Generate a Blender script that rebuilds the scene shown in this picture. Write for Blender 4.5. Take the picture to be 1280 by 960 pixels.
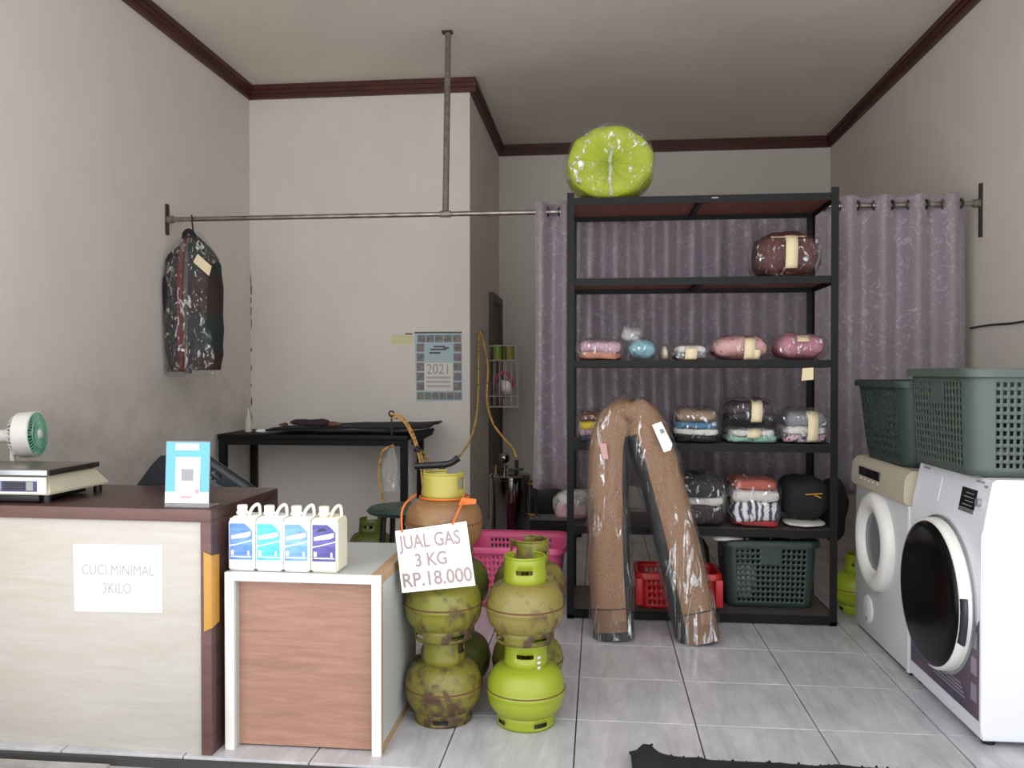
import bpy, bmesh, math, random
from mathutils import Vector, Matrix, noise
R = math.radians
PI = math.pi
scene = bpy.context.scene
C = scene.collection
for o in list(bpy.data.objects):
    bpy.data.objects.remove(o)

# ------------------------------------------------------------------ camera, sky, exposure
cam = bpy.data.cameras.new('camera')
cam.sensor_width = 36.0
cam.lens = 36.0 * 1040 / 1280
cam.clip_start = 0.05
camo = bpy.data.objects.new('camera', cam)
C.objects.link(camo)
camo.location = (0, 0, 1.18)
camo.rotation_euler = (PI / 2 - math.atan(13 / 1040), 0, math.atan(108 / 1040))
scene.camera = camo

world = bpy.data.worlds.new('overcast_sky')
scene.world = world
world.use_nodes = True
bgn = world.node_tree.nodes['Background']
bgn.inputs[0].default_value = (0.95, 0.975, 1.0, 1)
bgn.inputs[1].default_value = 0.72

# high tropical sun from behind the building: it lights the street, the roof keeps it out of the shop
sun = bpy.data.lights.new('sun', 'SUN')
sun.energy = 4.6
sun.angle = R(3)
sun.color = (1.0, 0.985, 0.96)
suno = bpy.data.objects.new('sun', sun)
C.objects.link(suno)
suno.location = (0, 12, 20)
suno.rotation_euler = (R(-16), 0, 0)

vs = scene.view_settings
vs.view_transform = 'Standard'
vs.look = 'None'
vs.gamma = 1
vs.use_curve_mapping = False
vs.exposure = 1.84

# ------------------------------------------------------------------ materials
MATS = {}


def srgb(r, g, b):
    def f(c):
        c /= 255
        return c / 12.92 if c <= 0.04045 else ((c + 0.055) / 1.055) ** 2.4
    return (f(r), f(g), f(b), 1)


class NT:
    def __init__(s, name):
        s.m = bpy.data.materials.new(name)
        s.m.use_nodes = True
        s.n = s.m.node_tree.nodes
        s.l = s.m.node_tree.links
        s.b = s.n['Principled BSDF']
        s.out = s.n['Material Output']
        s.tc = s.n.new('ShaderNodeTexCoord')
        MATS[name] = s.m

    def node(s, t, **k):
        n = s.n.new('ShaderNode' + t)
        for a, v in k.items():
            if a in n.inputs:
                n.inputs[a].default_value = v
            else:
                setattr(n, a, v)
        return n

    def coords(s, scale=(1, 1, 1), rot=(0, 0, 0), loc=(0, 0, 0)):
        mp = s.node('Mapping')
        mp.inputs['Scale'].default_value = scale
        mp.inputs['Rotation'].default_value = rot
        mp.inputs['Location'].default_value = loc
        s.l.new(s.tc.outputs['Object'], mp.inputs['Vector'])
        return mp.outputs[0]

    def noise(s, scale, detail=4, rough=0.55, vec=None, dist=0):
        n = s.node('TexNoise')
        n.inputs['Scale'].default_value = scale
        n.inputs['Detail'].default_value = detail
        n.inputs['Roughness'].default_value = rough
        n.inputs['Distortion'].default_value = dist
        s.l.new(vec if vec is not None else s.tc.outputs['Object'], n.inputs['Vector'])
        return n.outputs['Fac']

    def ramp(s, fac, stops):
        n = s.node('ValToRGB')
        e = n.color_ramp.elements
        while len(e) > 1:
            e.remove(e[-1])
        for i, (p, c) in enumerate(stops):
            if not hasattr(c, '__len__'):
                c = (c, c, c, 1)
            if i == 0:
                e[0].position = p
                e[0].color = c
            else:
                k = e.new(p)
                k.color = c
        s.l.new(fac, n.inputs[0])
        return n.outputs[0]

    def mix(s, fac, a, b):
        n = s.node('Mix', data_type='RGBA')
        for v, i in ((fac, 0), (a, 6), (b, 7)):
            if hasattr(v, 'links') or hasattr(v, 'is_linked'):
                s.l.new(v, n.inputs[i])
            else:
                n.inputs[i].default_value = v
        return n.outputs[2]

    def math(s, op, a, b=0.0):
        n = s.node('Math', operation=op)
        for v, i in ((a, 0), (b, 1)):
            if hasattr(v, 'is_linked'):
                s.l.new(v, n.inputs[i])
            else:
                n.inputs[i].default_value = v
        return n.outputs[0]

    def bump(s, h, strength=0.2, dist=0.01):
        n = s.node('Bump')
        n.inputs['Strength'].default_value = strength
        n.inputs['Distance'].default_value = dist
        s.l.new(h, n.inputs['Height'])
        s.l.new(n.outputs[0], s.b.inputs['Normal'])
        return n.outputs[0]

    def col(s, v):
        if hasattr(v, 'is_linked'):
            s.l.new(v, s.b.inputs['Base Color'])
        else:
            s.b.inputs['Base Color'].default_value = v

    def set(s, rough=0.5, metal=0.0, coat=0.0, spec=None, sheen=0.0):
        s.b.inputs['Roughness'].default_value = rough
        s.b.inputs['Metallic'].default_value = metal
        s.b.inputs['Coat Weight'].default_value = coat
        s.b.inputs['Coat Roughness'].default_value = 0.12
        s.b.inputs['Sheen Weight'].default_value = sheen
        if spec is not None:
            s.b.inputs['Specular IOR Level'].default_value = spec
        return s


def plain(name, c, rough=0.5, metal=0.0, var=0.10, vs_=8.0, bump=0.0, bs=60.0, coat=0.0, sheen=0.0):
    t = NT(name)
    c = srgb(*c)
    d = tuple(x * (1 - var) for x in c[:3]) + (1,)
    t.col(t.mix(t.noise(vs_), d, c))
    t.set(rough, metal, coat, sheen=sheen)
    if bump:
        t.bump(t.noise(bs, 5), bump, 0.004)
    return t.m


def wood(name, c1, c2, scale=(1.2, 1.2, 14), rough=0.5, k=1.0):
    t = NT(name)
    v = t.coords(scale)
    n1 = t.noise(3.0 * k, 6, 0.6, v, 0.6)
    n2 = t.noise(14.0 * k, 5, 0.6, v)
    f = t.math('ADD', t.math('MULTIPLY', n1, 0.7), t.math('MULTIPLY', n2, 0.3))
    t.col(t.ramp(f, [(0.35, srgb(*c1)), (0.65, srgb(*c2))]))
    t.set(rough)
    t.bump(n2, 0.05, 0.003)
    return t.m


def build_materials():
    # plaster: pale warm grey paint with faint roller streaks
    for nm, c, dirt in (('plaster', (219, 211, 203), 0), ('plaster_left', (219, 211, 203), 1)):
        t = NT(nm)
        a = srgb(*c)
        b = tuple(x * 0.93 for x in a[:3]) + (1,)
        big = t.noise(1.3, 4, 0.6)
        streak = t.noise(3.0, 4, 0.6, t.coords((1.6, 1.6, 0.8)))
        f = t.math('ADD', t.math('MULTIPLY', big, 0.5), t.math('MULTIPLY', streak, 0.5))
        base = t.ramp(f, [(0.35, b), (0.65, a)])
        if dirt:
            # scuffed grey band where goods have rubbed the wall
            sep = t.node('SeparateXYZ')
            t.l.new(t.tc.outputs['Object'], sep.inputs[0])
            zz = t.ramp(t.math('MULTIPLY', sep.outputs[2], 0.5), [(0.30, 1.0), (0.42, 0.9), (0.62, 0.25), (0.75, 0.0)])
            n = t.ramp(t.noise(2.2, 6, 0.65, t.coords((1, 1, 1.4))), [(0.40, 0.0), (0.64, 1.0)])
            m = t.math('MULTIPLY', t.math('MULTIPLY', zz, n), 0.42)
            base = t.mix(m, base, srgb(128, 118, 112))
        t.col(base)
        t.set(0.75)
        t.bump(t.noise(90, 3), 0.06, 0.003)
    t = NT('ceiling_paint')
    t.col(t.ramp(t.noise(0.9, 5, 0.6), [(0.35, srgb(214, 206, 194)), (0.65, srgb(226, 219, 207))]))
    t.set(0.8)
    wood('cornice_wood', (58, 26, 18), (84, 40, 28), (1.5, 1.5, 10), 0.45)
    # marble-look ceramic tile
    t = NT('tile')
    v = t.coords((1, 1, 1), (0, 0, 0.5))
    n = t.noise(2.2, 7, 0.62, t.coords((5.5, 1.1, 1), (0, 0, 0.35)), 1.4)
    n2 = t.noise(7, 5, 0.6, t.coords((2.0, 1.0, 1), (0, 0, 0.35)), 0.8)
    f = t.math('ADD', t.math('MULTIPLY', n, 0.75), t.math('MULTIPLY', n2, 0.25))
    t.col(t.ramp(f, [(0.30, srgb(166, 164, 168)), (0.46, srgb(183, 181, 185)), (0.60, srgb(196, 194, 198)), (0.8, srgb(204, 202, 204))]))
    t.set(0.16)
    t.l.new(t.ramp(t.noise(5, 4), [(0.3, 0.13), (0.7, 0.28)]), t.b.inputs['Roughness'])
    plain('grout', (70, 68, 67), 0.9, var=0.3, vs_=20)
    t = NT('concrete')
    t.col(t.ramp(t.noise(6, 8, 0.65), [(0.3, srgb(120, 116, 112)), (0.7, srgb(196, 193, 190))]))
    t.set(0.85)
    t.bump(t.noise(60, 6), 0.3, 0.006)
    plain('street', (172, 172, 174), 0.9, var=0.25, vs_=2)
    plain('dark_soil', (44, 38, 36), 0.95, var=0.4, vs_=20)
    # furniture
    wood('counter_cream', (178, 171, 160), (190, 184, 175), (1.2, 1, 9), 0.45)
    wood('counter_brown', (58, 40, 37), (80, 57, 52), (1.5, 1.5, 8), 0.35)
    wood('counter_edge', (92, 64, 60), (108, 77, 71), (1.5, 1.5, 8), 0.45)
    plain('tape_yellow', (196, 140, 40), 0.35, var=0.12, vs_=30, coat=0.3)
    plain('paper', (250, 249, 247), 0.7, var=0.02)
    plain('paper_cream', (226, 210, 172), 0.7, var=0.05)
    plain('ink_faint', (176, 172, 172), 0.8, var=0.02)
    plain('ink_grey', (166, 148, 148), 0.8, var=0.02)
    plain('ink_dark', (92, 88, 92), 0.8, var=0.1)
    plain('white_laminate', (236, 232, 226), 0.35, var=0.03)
    plain('grey_laminate', (186, 189, 187), 0.4, var=0.04)
    wood('cabinet_wood', (144, 106, 88), (170, 129, 110), (0.9, 1, 9), 0.45, 1.7)
    wood('particle_edge', (164, 134, 102), (182, 154, 120), (6, 6, 6), 0.7)
    # gas cylinders
    for nm, base, rust, lo, hi in (('gas_lime', (144, 156, 38), (104, 92, 36), 0.66, 0.78),
                                   ('gas_olive', (124, 121, 44), (82, 62, 40), 0.50, 0.62),
                                   ('gas_rusty', (120, 112, 44), (76, 56, 38), 0.47, 0.58),
                                   ('gas_brown', (126, 90, 58), (140, 122, 56), 0.50, 0.66),
                                   ('gas_dusty', (132, 120, 62), (92, 72, 46), 0.52, 0.64),
                                   ('gas_yellow', (162, 150, 66), (110, 80, 48), 0.62, 0.76),
                                   ('gas_green', (92, 100, 40), (58, 54, 30), 0.50, 0.72)):
        t = NT(nm)
        n = t.noise(9, 7, 0.68)
        n2 = t.noise(34, 5, 0.6)
        f = t.math('ADD', t.math('MULTIPLY', n, 0.72), t.math('MULTIPLY', n2, 0.28))
        t.col(t.ramp(f, [(lo, srgb(*base)), (hi, srgb(*rust))]))
        t.l.new(t.ramp(f, [(lo, 0.34), (hi, 0.7)]), t.b.inputs['Roughness'])
        t.bump(n2, 0.12, 0.003)
    plain('rust_seam', (112, 76, 44), 0.75, var=0.4, vs_=40)
    plain('brass', (168, 138, 70), 0.35, 0.9)
    plain('orange_cord', (214, 104, 34), 0.5)
    # metals and plastics
    plain('rack_black', (17, 17, 18), 0.55, var=0.2)
    MATS['rack_black'].node_tree.nodes['Principled BSDF'].inputs['Specular IOR Level'].default_value = 0.25
    wood('rack_board', (108, 62, 48), (134, 80, 62), (8, 1.2, 1.2), 0.6)
    plain('rack_board_grey', (82, 76, 74), 0.5, var=0.15)
    t = NT('steel_pipe')
    t.col(t.ramp(t.noise(14, 5), [(0.3, srgb(120, 112, 104)), (0.7, srgb(168, 162, 154))]))
    t.set(0.32, 0.85)
    t = NT('tarnished_pipe')
    t.col(t.ramp(t.noise(30, 5), [(0.3, srgb(112, 106, 94)), (0.7, srgb(152, 146, 132))]))
    t.set(0.5, 0.6)
    plain('chrome', (118, 116, 114), 0.10, 1.0, var=0.04)
    plain('dark_metal', (58, 50, 46), 0.5, 0.5)
    plain('black_plastic', (22, 22, 24), 0.42)
    plain('black_cloth', (24, 22, 25), 0.9, var=0.3, vs_=18, bump=0.4, bs=200)
    plain('navy_cloth', (28, 27, 36), 0.85, var=0.3, bump=0.3, bs=150)
    plain('white_appliance', (226, 227, 234), 0.22, var=0.02)
    plain('dryer_white', (204, 204, 207), 0.35, var=0.04)
    plain('dryer_cream', (194, 184, 163), 0.38, var=0.05)
    plain('door_white', (232, 230, 226), 0.3, var=0.03)
    plain('grey_glass', (128, 130, 134), 0.15, var=0.12, vs_=4)
    plain('black_glass', (8, 8, 11), 0.22, var=0.1)
    MATS['black_glass'].node_tree.nodes['Principled BSDF'].inputs['Specular IOR Level'].default_value = 0.2
    plain('display_black', (22, 21, 26), 0.25)
    plain('silver_trim', (176, 178, 182), 0.25, 0.7)
    plain('lcd', (52, 52, 60), 0.3)
    t = NT('washer_sticker')
    f = t.noise(3.0, 3, 0.5, t.coords((1, 1, 1.2)))
    t.col(t.ramp(f, [(0.34, srgb(44, 48, 66)), (0.5, srgb(84, 66, 84)), (0.66, srgb(116, 88, 96))]))
    t.set(0.35)
    plain('sticker_teal', (62, 98, 104), 0.4)
    plain('sticker_pink', (168, 98, 104), 0.4)
    plain('sticker_navy', (56, 70, 98), 0.4)
    plain('sticker_pale', (142, 136, 150), 0.4)
    plain('basket_green', (50, 66, 62), 0.45, var=0.08)
    plain('basket_sage', (78, 89, 83), 0.42, var=0.06)
    plain('basket_dark', (52, 56, 60), 0.4, var=0.08)
    plain('basket_pink', (222, 90, 138), 0.4, var=0.06)
    plain('basket_red', (198, 34, 38), 0.38, var=0.06)
    plain('stool_green', (30, 58, 50), 0.4)
    plain('fan_white', (210, 208, 202), 0.4, var=0.03)
    plain('fan_green', (44, 118, 88), 0.4)
    plain('fan_pale_green', (120, 176, 150), 0.4)
    plain('scale_cream', (196, 189, 166), 0.4, var=0.04)
    plain('scale_white', (240, 238, 232), 0.4, var=0.03)
    plain('scale_plate', (140, 130, 124), 0.3, 0.8, var=0.3, vs_=14)
    plain('panel_blue', (58, 60, 104), 0.35)
    plain('card_blue', (104, 176, 216), 0.35, var=0.04)
    plain('card_white', (246, 248, 250), 0.35, var=0.02)
    plain('card_grey', (150, 150, 153), 0.5, var=0.05)
    plain('card_pink', (196, 156, 166), 0.5, var=0.05)
    plain('jerry_white', (244, 243, 238), 0.38, var=0.02)
    plain('jerry_cream', (236, 230, 208), 0.38, var=0.02)
    for nm, c in (('label_blue', (84, 128, 196)), ('label_cyan', (72, 178, 214)), ('label_sky', (104, 150, 208)), ('label_violet', (72, 66, 138))):
        t = NT(nm)
        a = srgb(*c)
        f = t.noise(9, 4, 0.6, t.coords((1, 1, 3), (0, 0.35, 0)))
        t.col(t.ramp(f, [(0.4, a), (0.62, tuple(min(1, x * 1.5 + 0.05) for x in a[:3]) + (1,))]))
        t.set(0.35)
    plain('label_pale', (222, 214, 236), 0.4, var=0.06)
    plain('label_white', (246, 248, 252), 0.4, var=0.02)
    plain('label_dark', (52, 48, 84), 0.4, var=0.06)
    # hose: yellow rubber with a dark braid
    t = NT('hose_yellow')
    w = t.node('TexVoronoi')
    w.inputs['Scale'].default_value = 75
    t.l.new(t.tc.outputs['Object'], w.inputs['Vector'])
    t.col(t.ramp(w.outputs['Distance'], [(0.3, srgb(214, 170, 92)), (0.66, srgb(206, 156, 78)), (0.76, srgb(120, 80, 44))]))
    t.set(0.4)
    # curtain: mauve satin with pale scrolling vines
    t = NT('curtain_mauve')
    v = t.coords((1.0, 0.2, 0.8))
    d = t.noise(11, 3, 0.5, v, 2.2)
    vein = t.ramp(d, [(0.44, 0.0), (0.485, 1.0), (0.515, 1.0), (0.56, 0.0)])
    d2 = t.noise(30, 2, 0.5, v, 1.6)
    vein2 = t.ramp(d2, [(0.50, 0.0), (0.58, 1.0)])
    m = t.math('MULTIPLY', vein, t.math('ADD', t.math('MULTIPLY', vein2, 0.8), 0.1))
    t.col(t.mix(m, srgb(134, 122, 130), srgb(164, 154, 162)))
    t.set(0.6, sheen=0.3)
    t.bump(m, 0.15, 0.003)
    # plastic film: mostly clear, glossy creases
    for nm, haze, bsc, rg in (('film', 0.015, 26, 0.10), ('film_carpet', 0.03, 18, 0.13), ('film_cloudy', 0.20, 24, 0.18)):
        t = NT(nm)
        t.n.remove(t.b)
        tr = t.node('BsdfTransparent')
        tr.inputs[0].default_value = (0.97, 0.97, 0.97, 1)
        gl = t.node('BsdfGlossy')
        gl.inputs['Roughness'].default_value = rg
        gl.inputs[0].default_value = (0.95, 0.95, 0.96, 1)
        df = t.node('BsdfDiffuse')
        df.inputs[0].default_value = (0.8, 0.8, 0.8, 1)
        nz = t.noise(bsc * 1.6, 4, 0.6, t.coords((1, 1, 0.45 if nm != 'film_carpet' else 0.16)), 1.2)
        bp = t.node('Bump')
        bp.inputs['Strength'].default_value = 0.9
        bp.inputs['Distance'].default_value = 0.02
        t.l.new(nz, bp.inputs['Height'])
        t.l.new(bp.outputs[0], gl.inputs['Normal'])
        lw = t.node('LayerWeight')
        lw.inputs[0].default_value = 0.5
        t.l.new(bp.outputs[0], lw.inputs['Normal'])
        edge = t.math('MULTIPLY', t.math('POWER', lw.outputs['Facing'], 3.0), 0.35)
        crease = t.ramp(t.noise(bsc * 1.0, 5, 0.65, t.coords((1, 1, 0.5), (0.3, 0.5, 0)) if nm != 'film_carpet' else t.coords((1, 1, 0.12), (0.05, 0.1, 0)), 1.5), [(0.565, 0.0), (0.605, 0.62 if nm != 'film_carpet' else 0.40)])
        fac = t.math('ADD', t.math('ADD', edge, crease), 0.025)
        m1 = t.node('MixShader')
        m1.inputs[0].default_value = haze
        t.l.new(tr.outputs[0], m1.inputs[1])
        t.l.new(df.outputs[0], m1.inputs[2])
        m2 = t.node('MixShader')
        t.l.new(fac, m2.inputs[0])
        t.l.new(m1.outputs[0], m2.inputs[1])
        t.l.new(gl.outputs[0], m2.inputs[2])
        t.l.new(m2.outputs[0], t.out.inputs[0])
    t = NT('clear_acrylic')
    t.b.inputs['Base Color'].default_value = (0.9, 0.95, 1, 1)
    t.b.inputs['Transmission Weight'].default_value = 0.9
    t.b.inputs['Roughness'].default_value = 0.08
    # textiles
    for nm, c in (('cloth_lime', (168, 184, 34)), ('cloth_maroon', (88, 40, 36)), ('cloth_pinkgrey', (196, 160, 176)),
                  ('cloth_orange', (196, 136, 112)), ('cloth_aqua', (140, 194, 206)), ('cloth_white', (226, 222, 216)),
                  ('cloth_cream', (222, 208, 188)), ('cloth_blush', (222, 172, 168)), ('cloth_pink', (190, 124, 142)),
                  ('cloth_rose', (200, 138, 150)), ('cloth_yellow', (232, 200, 34)), ('cloth_brown', (112, 74, 60)),
                  ('cloth_tan', (150, 124, 98)), ('cloth_blue', (68, 124, 158)), ('cloth_black', (26, 24, 28)),
                  ('cloth_plum', (56, 38, 46)), ('cloth_mint', (146, 192, 172)), ('cloth_navy', (58, 60, 84)),
                  ('cloth_red', (176, 50, 56)), ('cloth_grey', (140, 140, 148)), ('cloth_coral', (190, 92, 72)),
                  ('cloth_forest', (30, 52, 38)), ('cloth_ash', (92, 87, 84)), ('cloth_redbrown', (116, 40, 32))):
        plain(nm, c, 0.85, var=0.28, vs_=14, bump=0.35, bs=70)
    t = NT('cloth_stripes')
    w = t.node('TexWave', bands_direction='X')
    w.inputs['Scale'].default_value = 9
    w.inputs['Distortion'].default_value = 7
    w.inputs['Detail Scale'].default_value = 1.2
    t.l.new(t.tc.outputs['Object'], w.inputs['Vector'])
    t.col(t.ramp(w.outputs['Fac'], [(0.3, srgb(56, 58, 78)), (0.45, srgb(190, 188, 194)), (0.75, srgb(228, 224, 224))]))
    t.set(0.8)
    t = NT('cloth_floral')
    w = t.node('TexVoronoi')
    w.inputs['Scale'].default_value = 34
    t.l.new(t.tc.outputs['Object'], w.inputs['Vector'])
    t.col(t.ramp(w.outputs['Distance'], [(0.15, srgb(176, 54, 74)), (0.4, srgb(216, 196, 200)), (0.65, srgb(58, 60, 96))]))
    t.set(0.8)
    t = NT('cloth_plaid')
    v = t.coords((1, 1, 1))
    w1 = t.node('TexWave', bands_direction='Z')
    w1.inputs['Scale'].default_value = 0.7
    w1.inputs['Distortion'].default_value = 3.0
    w2 = t.node('TexWave', bands_direction='X')
    w2.inputs['Scale'].default_value = 6
    for w in (w1, w2):
        t.l.new(v, w.inputs['Vector'])
    a = t.ramp(w1.outputs['Fac'], [(0.3, srgb(52, 28, 28)), (0.7, srgb(30, 44, 36))])
    t.col(t.mix(t.math('MULTIPLY', w2.outputs['Fac'], 0.5), a, srgb(38, 30, 32)))
    t.set(0.85)
    t = NT('carpet_brown')
    t.col(t.ramp(t.noise(160, 4, 0.7), [(0.3, srgb(112, 80, 54)), (0.7, srgb(160, 120, 86))]))
    t.set(0.95)
    t.bump(t.noise(220, 4), 0.5, 0.004)
    plain('carpet_band', (126, 94, 66), 0.95, var=0.2, vs_=40)
    plain('carpet_line', (84, 54, 36), 0.95)
    plain('rubber_black', (20, 20, 22), 0.75, var=0.3, vs_=30)
    plain('calendar_blue', (168, 188, 194), 0.6, var=0.06)
    plain('calendar_cream', (218, 210, 200), 0.6, var=0.04)
    t = NT('calendar_photo')
    w = t.node('TexVoronoi')
    w.inputs['Scale'].default_value = 60
    t.l.new(t.tc.outputs['Object'], w.inputs['Vector'])
    t.col(t.mix(0.86, w.outputs['Color'], srgb(104, 96, 92)))
    t.set(0.6)
    plain('note_yellow', (214, 206, 160), 0.7, var=0.05)
    plain('wire_white', (206, 202, 192), 0.45)
    plain('cup_green', (150, 176, 78), 0.35)
    plain('cup_olive', (158, 142, 66), 0.4)
    plain('door_brown', (96, 82, 74), 0.6, var=0.2)
    plain('peeled_plaster', (112, 92, 72), 0.95, var=0.5, vs_=40)


build_materials()

# ------------------------------------------------------------------ mesh helpers


def spline(pts, k=6):
    P = [Vector(p) for p in pts]
    out = []
    for i in range(len(P) - 1):
        p0 = P[max(i - 1, 0)]
        p1, p2 = P[i], P[i + 1]
        p3 = P[min(i + 2, len(P) - 1)]
        for j in range(k):
            t = j / k
            out.append(0.5 * ((2 * p1) + (p2 - p0) * t + (2 * p0 - 5 * p1 + 4 * p2 - p3) * t * t + (3 * p1 - p0 - 3 * p2 + p3) * t ** 3))
    out.append(P[-1])
    return out


def box(bm, x0, x1, y0, y1, z0, z1, m=0, bev=0.0, seg=2):
    vs_ = [bm.verts.new((x, y, z)) for z in (z0, z1) for y in (y0, y1) for x in (x0, x1)]
    fs = []
    for q in ((0, 2, 3, 1), (4, 5, 7, 6), (0, 1, 5, 4), (2, 6, 7, 3), (0, 4, 6, 2), (1, 3, 7, 5)):
        f = bm.faces.new([vs_[i] for i in q])
        f.material_index = m
        fs.append(f)
    if bev:
        es = list({e for f in fs for e in f.edges})
        r = bmesh.ops.bevel(bm, geom=es, offset=bev, segments=seg, affect='EDGES', profile=0.5)
        for f in r['faces']:
            f.material_index = m
    return vs_


def prism(bm, poly, axis, a0, a1, m=0):
    """extrude a 2-D polygon along an axis: poly holds the other two coordinates in xyz order"""
    def P(p, a):
        return (a, p[0], p[1]) if axis == 'x' else (p[0], a, p[1]) if axis == 'y' else (p[0], p[1], a)
    A = [bm.verts.new(P(p, a0)) for p in poly]
    B = [bm.verts.new(P(p, a1)) for p in poly]
    n = len(poly)
    fs = [bm.faces.new(A), bm.faces.new(B[::-1])]
    for i in range(n):
        fs.append(bm.faces.new((A[i], A[(i + 1) % n], B[(i + 1) % n], B[i])))
    for f in fs:
        f.material_index = m
    return fs


def ring_frame(d):
    d = d.normalized()
    up = Vector((0, 0, 1)) if abs(d.z) < 0.9 else Vector((1, 0, 0))
    a = d.cross(up).normalized()
    return a, d.cross(a).normalized()


def tube(bm, pts, r, n=8, m=0, cap=True, closed=False):
    P = [Vector(p) for p in pts]
    L = len(P)
    rr = r if hasattr(r, '__len__') else [r] * L
    rings = []
    a = None
    for i in range(L):
        if closed:
            d = P[(i + 1) % L] - P[i - 1]
        else:
            d = P[min(i + 1, L - 1)] - P[max(i - 1, 0)]
        d.normalize()
        if a is None:
            a, b = ring_frame(d)
        else:
            a = (a - d * a.dot(d)).normalized()
            b = d.cross(a).normalized()
        rings.append([bm.verts.new(P[i] + (a * math.cos(2 * PI * k / n) + b * math.sin(2 * PI * k / n)) * rr[i]) for k in range(n)])
    for i in range(L if closed else L - 1):
        A, B = rings[i], rings[(i + 1) % L]
        for k in range(n):
            bm.faces.new((A[k], A[(k + 1) % n], B[(k + 1) % n], B[k])).material_index = m
    if cap and not closed:
        bm.faces.new(rings[0][::-1]).material_index = m
        bm.faces.new(rings[-1]).material_index = m


def lathe(bm, prof, c=(0, 0, 0), n=32, m=0, axis=None):
    """revolve (r, h) about an axis through c"""
    c = Vector(c)
    ax = Vector(axis).normalized() if axis else Vector((0, 0, 1))
    if axis:
        a, b = ring_frame(ax)
    else:
        a, b = Vector((1, 0, 0)), Vector((0, 1, 0))
    rings = []
    for r, h in prof:
        if r < 1e-6:
            rings.append([bm.verts.new(c + ax * h)])
        else:
            rings.append([bm.verts.new(c + ax * h + (a * math.cos(2 * PI * k / n) + b * math.sin(2 * PI * k / n)) * r) for k in range(n)])
    for i in range(len(rings) - 1):
        A, B = rings[i], rings[i + 1]
        if len(A) == 1 and len(B) == 1:
            continue
        for k in range(n):
            if len(A) == 1:
                f = bm.faces.new((A[0], B[(k + 1) % n], B[k]))
            elif len(B) == 1:
                f = bm.faces.new((A[k], A[(k + 1) % n], B[0]))
            else:
                f = bm.faces.new((A[k], A[(k + 1) % n], B[(k + 1) % n], B[k]))
            f.material_index = m


def sheet(bm, fn, nu, nv, m=0, skip=None, wrap=False):
    g = {}
    used = set()
    cells = []
    for i in range(nu):
        for j in range(nv):
            if skip and skip(i, j):
                continue
            i2 = (i + 1) % nu if wrap else i + 1
            cells.append(((i, j), (i2, j), (i2, j + 1), (i, j + 1)))
    for c in cells:
        for k in c:
            if k not in g:
                g[k] = bm.verts.new(fn(k[0], k[1]))
        bm.faces.new([g[k] for k in c]).material_index = m


def spow(v, e):
    return math.copysign(abs(v) ** e, v)


def sell(bm, c, s, eh=0.5, ev=0.6, nu=28, nv=12, m=0, amp=0.0, fr=8.0, seed=0, ridge=False):
    """super-ellipsoid lump (a folded pile, a bag); s = half sizes, amp = crumple"""
    off = Vector((seed * 3.1, seed * 1.7, seed * 0.9))
    rings = []
    for j in range(nv + 1):
        v = -PI / 2 + PI * j / nv
        ring = []
        for i in range(1 if j in (0, nv) else nu):
            u = 2 * PI * i / nu
            p = Vector((spow(math.cos(v), ev) * spow(math.cos(u), eh) * s[0], spow(math.cos(v), ev) * spow(math.sin(u), eh) * s[1], spow(math.sin(v), ev) * s[2]))
            if amp:
                w = p + Vector(c)
                if ridge:
                    k = noise.ridged_multi_fractal(w * fr + off, 0.9, 2.1, 3, 1.0, 1.6) * 0.8 - 0.7
                else:
                    k = noise.fractal(w * fr + off, 0.8, 2.1, 4)
                d = Vector((p.x / s[0] ** 2, p.y / s[1] ** 2, p.z / s[2] ** 2))
                if d.length > 1e-6:
                    p += d.normalized() * (k * amp)
                if p.z < -s[2]:
                    p.z = -s[2]
            ring.append(bm.verts.new(p + Vector(c)))
        rings.append(ring)
    for j in range(nv):
        A, B = rings[j], rings[j + 1]
        for i in range(nu):
            i2 = (i + 1) % nu
            if len(A) == 1:
                f = bm.faces.new((A[0], B[i2], B[i]))
            elif len(B) == 1:
                f = bm.faces.new((A[i], A[i2], B[0]))
            else:
                f = bm.faces.new((A[i], A[i2], B[i2], B[i]))
            f.material_index = m


def origin(o):
    v = Vector((0, 0, 0))
    while o:
        v += o.location
        o = o.parent
    return v


def obj(name, bm, mats, parent=None, smooth=True, ang=40, solid=0.0, local=False, label=None, so=0.0):
    """link a bmesh (world coordinates unless local) as one mesh object"""
    if parent is not None and not local:
        bmesh.ops.translate(bm, vec=-origin(parent), verts=bm.verts)
    bmesh.ops.recalc_face_normals(bm, faces=bm.faces)
    me = bpy.data.meshes.new(name)
    bm.to_mesh(me)
    bm.free()
    for mm in (mats if isinstance(mats, (list, tuple)) else [mats]):
        me.materials.append(MATS[mm])
    if smooth:
        me.polygons.foreach_set('use_smooth', [True] * len(me.polygons))
        me.set_sharp_from_angle(angle=R(ang))
    o = bpy.data.objects.new(name, me)
    C.objects.link(o)
    o.parent = parent
    if solid:
        md = o.modifiers.new('solid', 'SOLIDIFY')
        md.thickness = solid
        md.offset = so
    if label:
        o['label'] = label
    return o


def tag(o, label, cat, group=None):
    o['label'] = label
    o['category'] = cat
    if group:
        o['group'] = group
    return o


def thing(name, label, cat, loc, group=None, rz=0.0):
    o = bpy.data.objects.new(name, None)
    o.empty_display_size = 0.05
    C.objects.link(o)
    o.location = loc
    o.rotation_euler = (0, 0, rz)
    return tag(o, label, cat, group)


def struct(name, bm, mats, label=None, smooth=False, **k):
    o = obj(name, bm, mats, None, smooth, **k)
    o['kind'] = 'structure'
    if label:
        o['label'] = label
    return o


def B():
    return bmesh.new()


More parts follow.
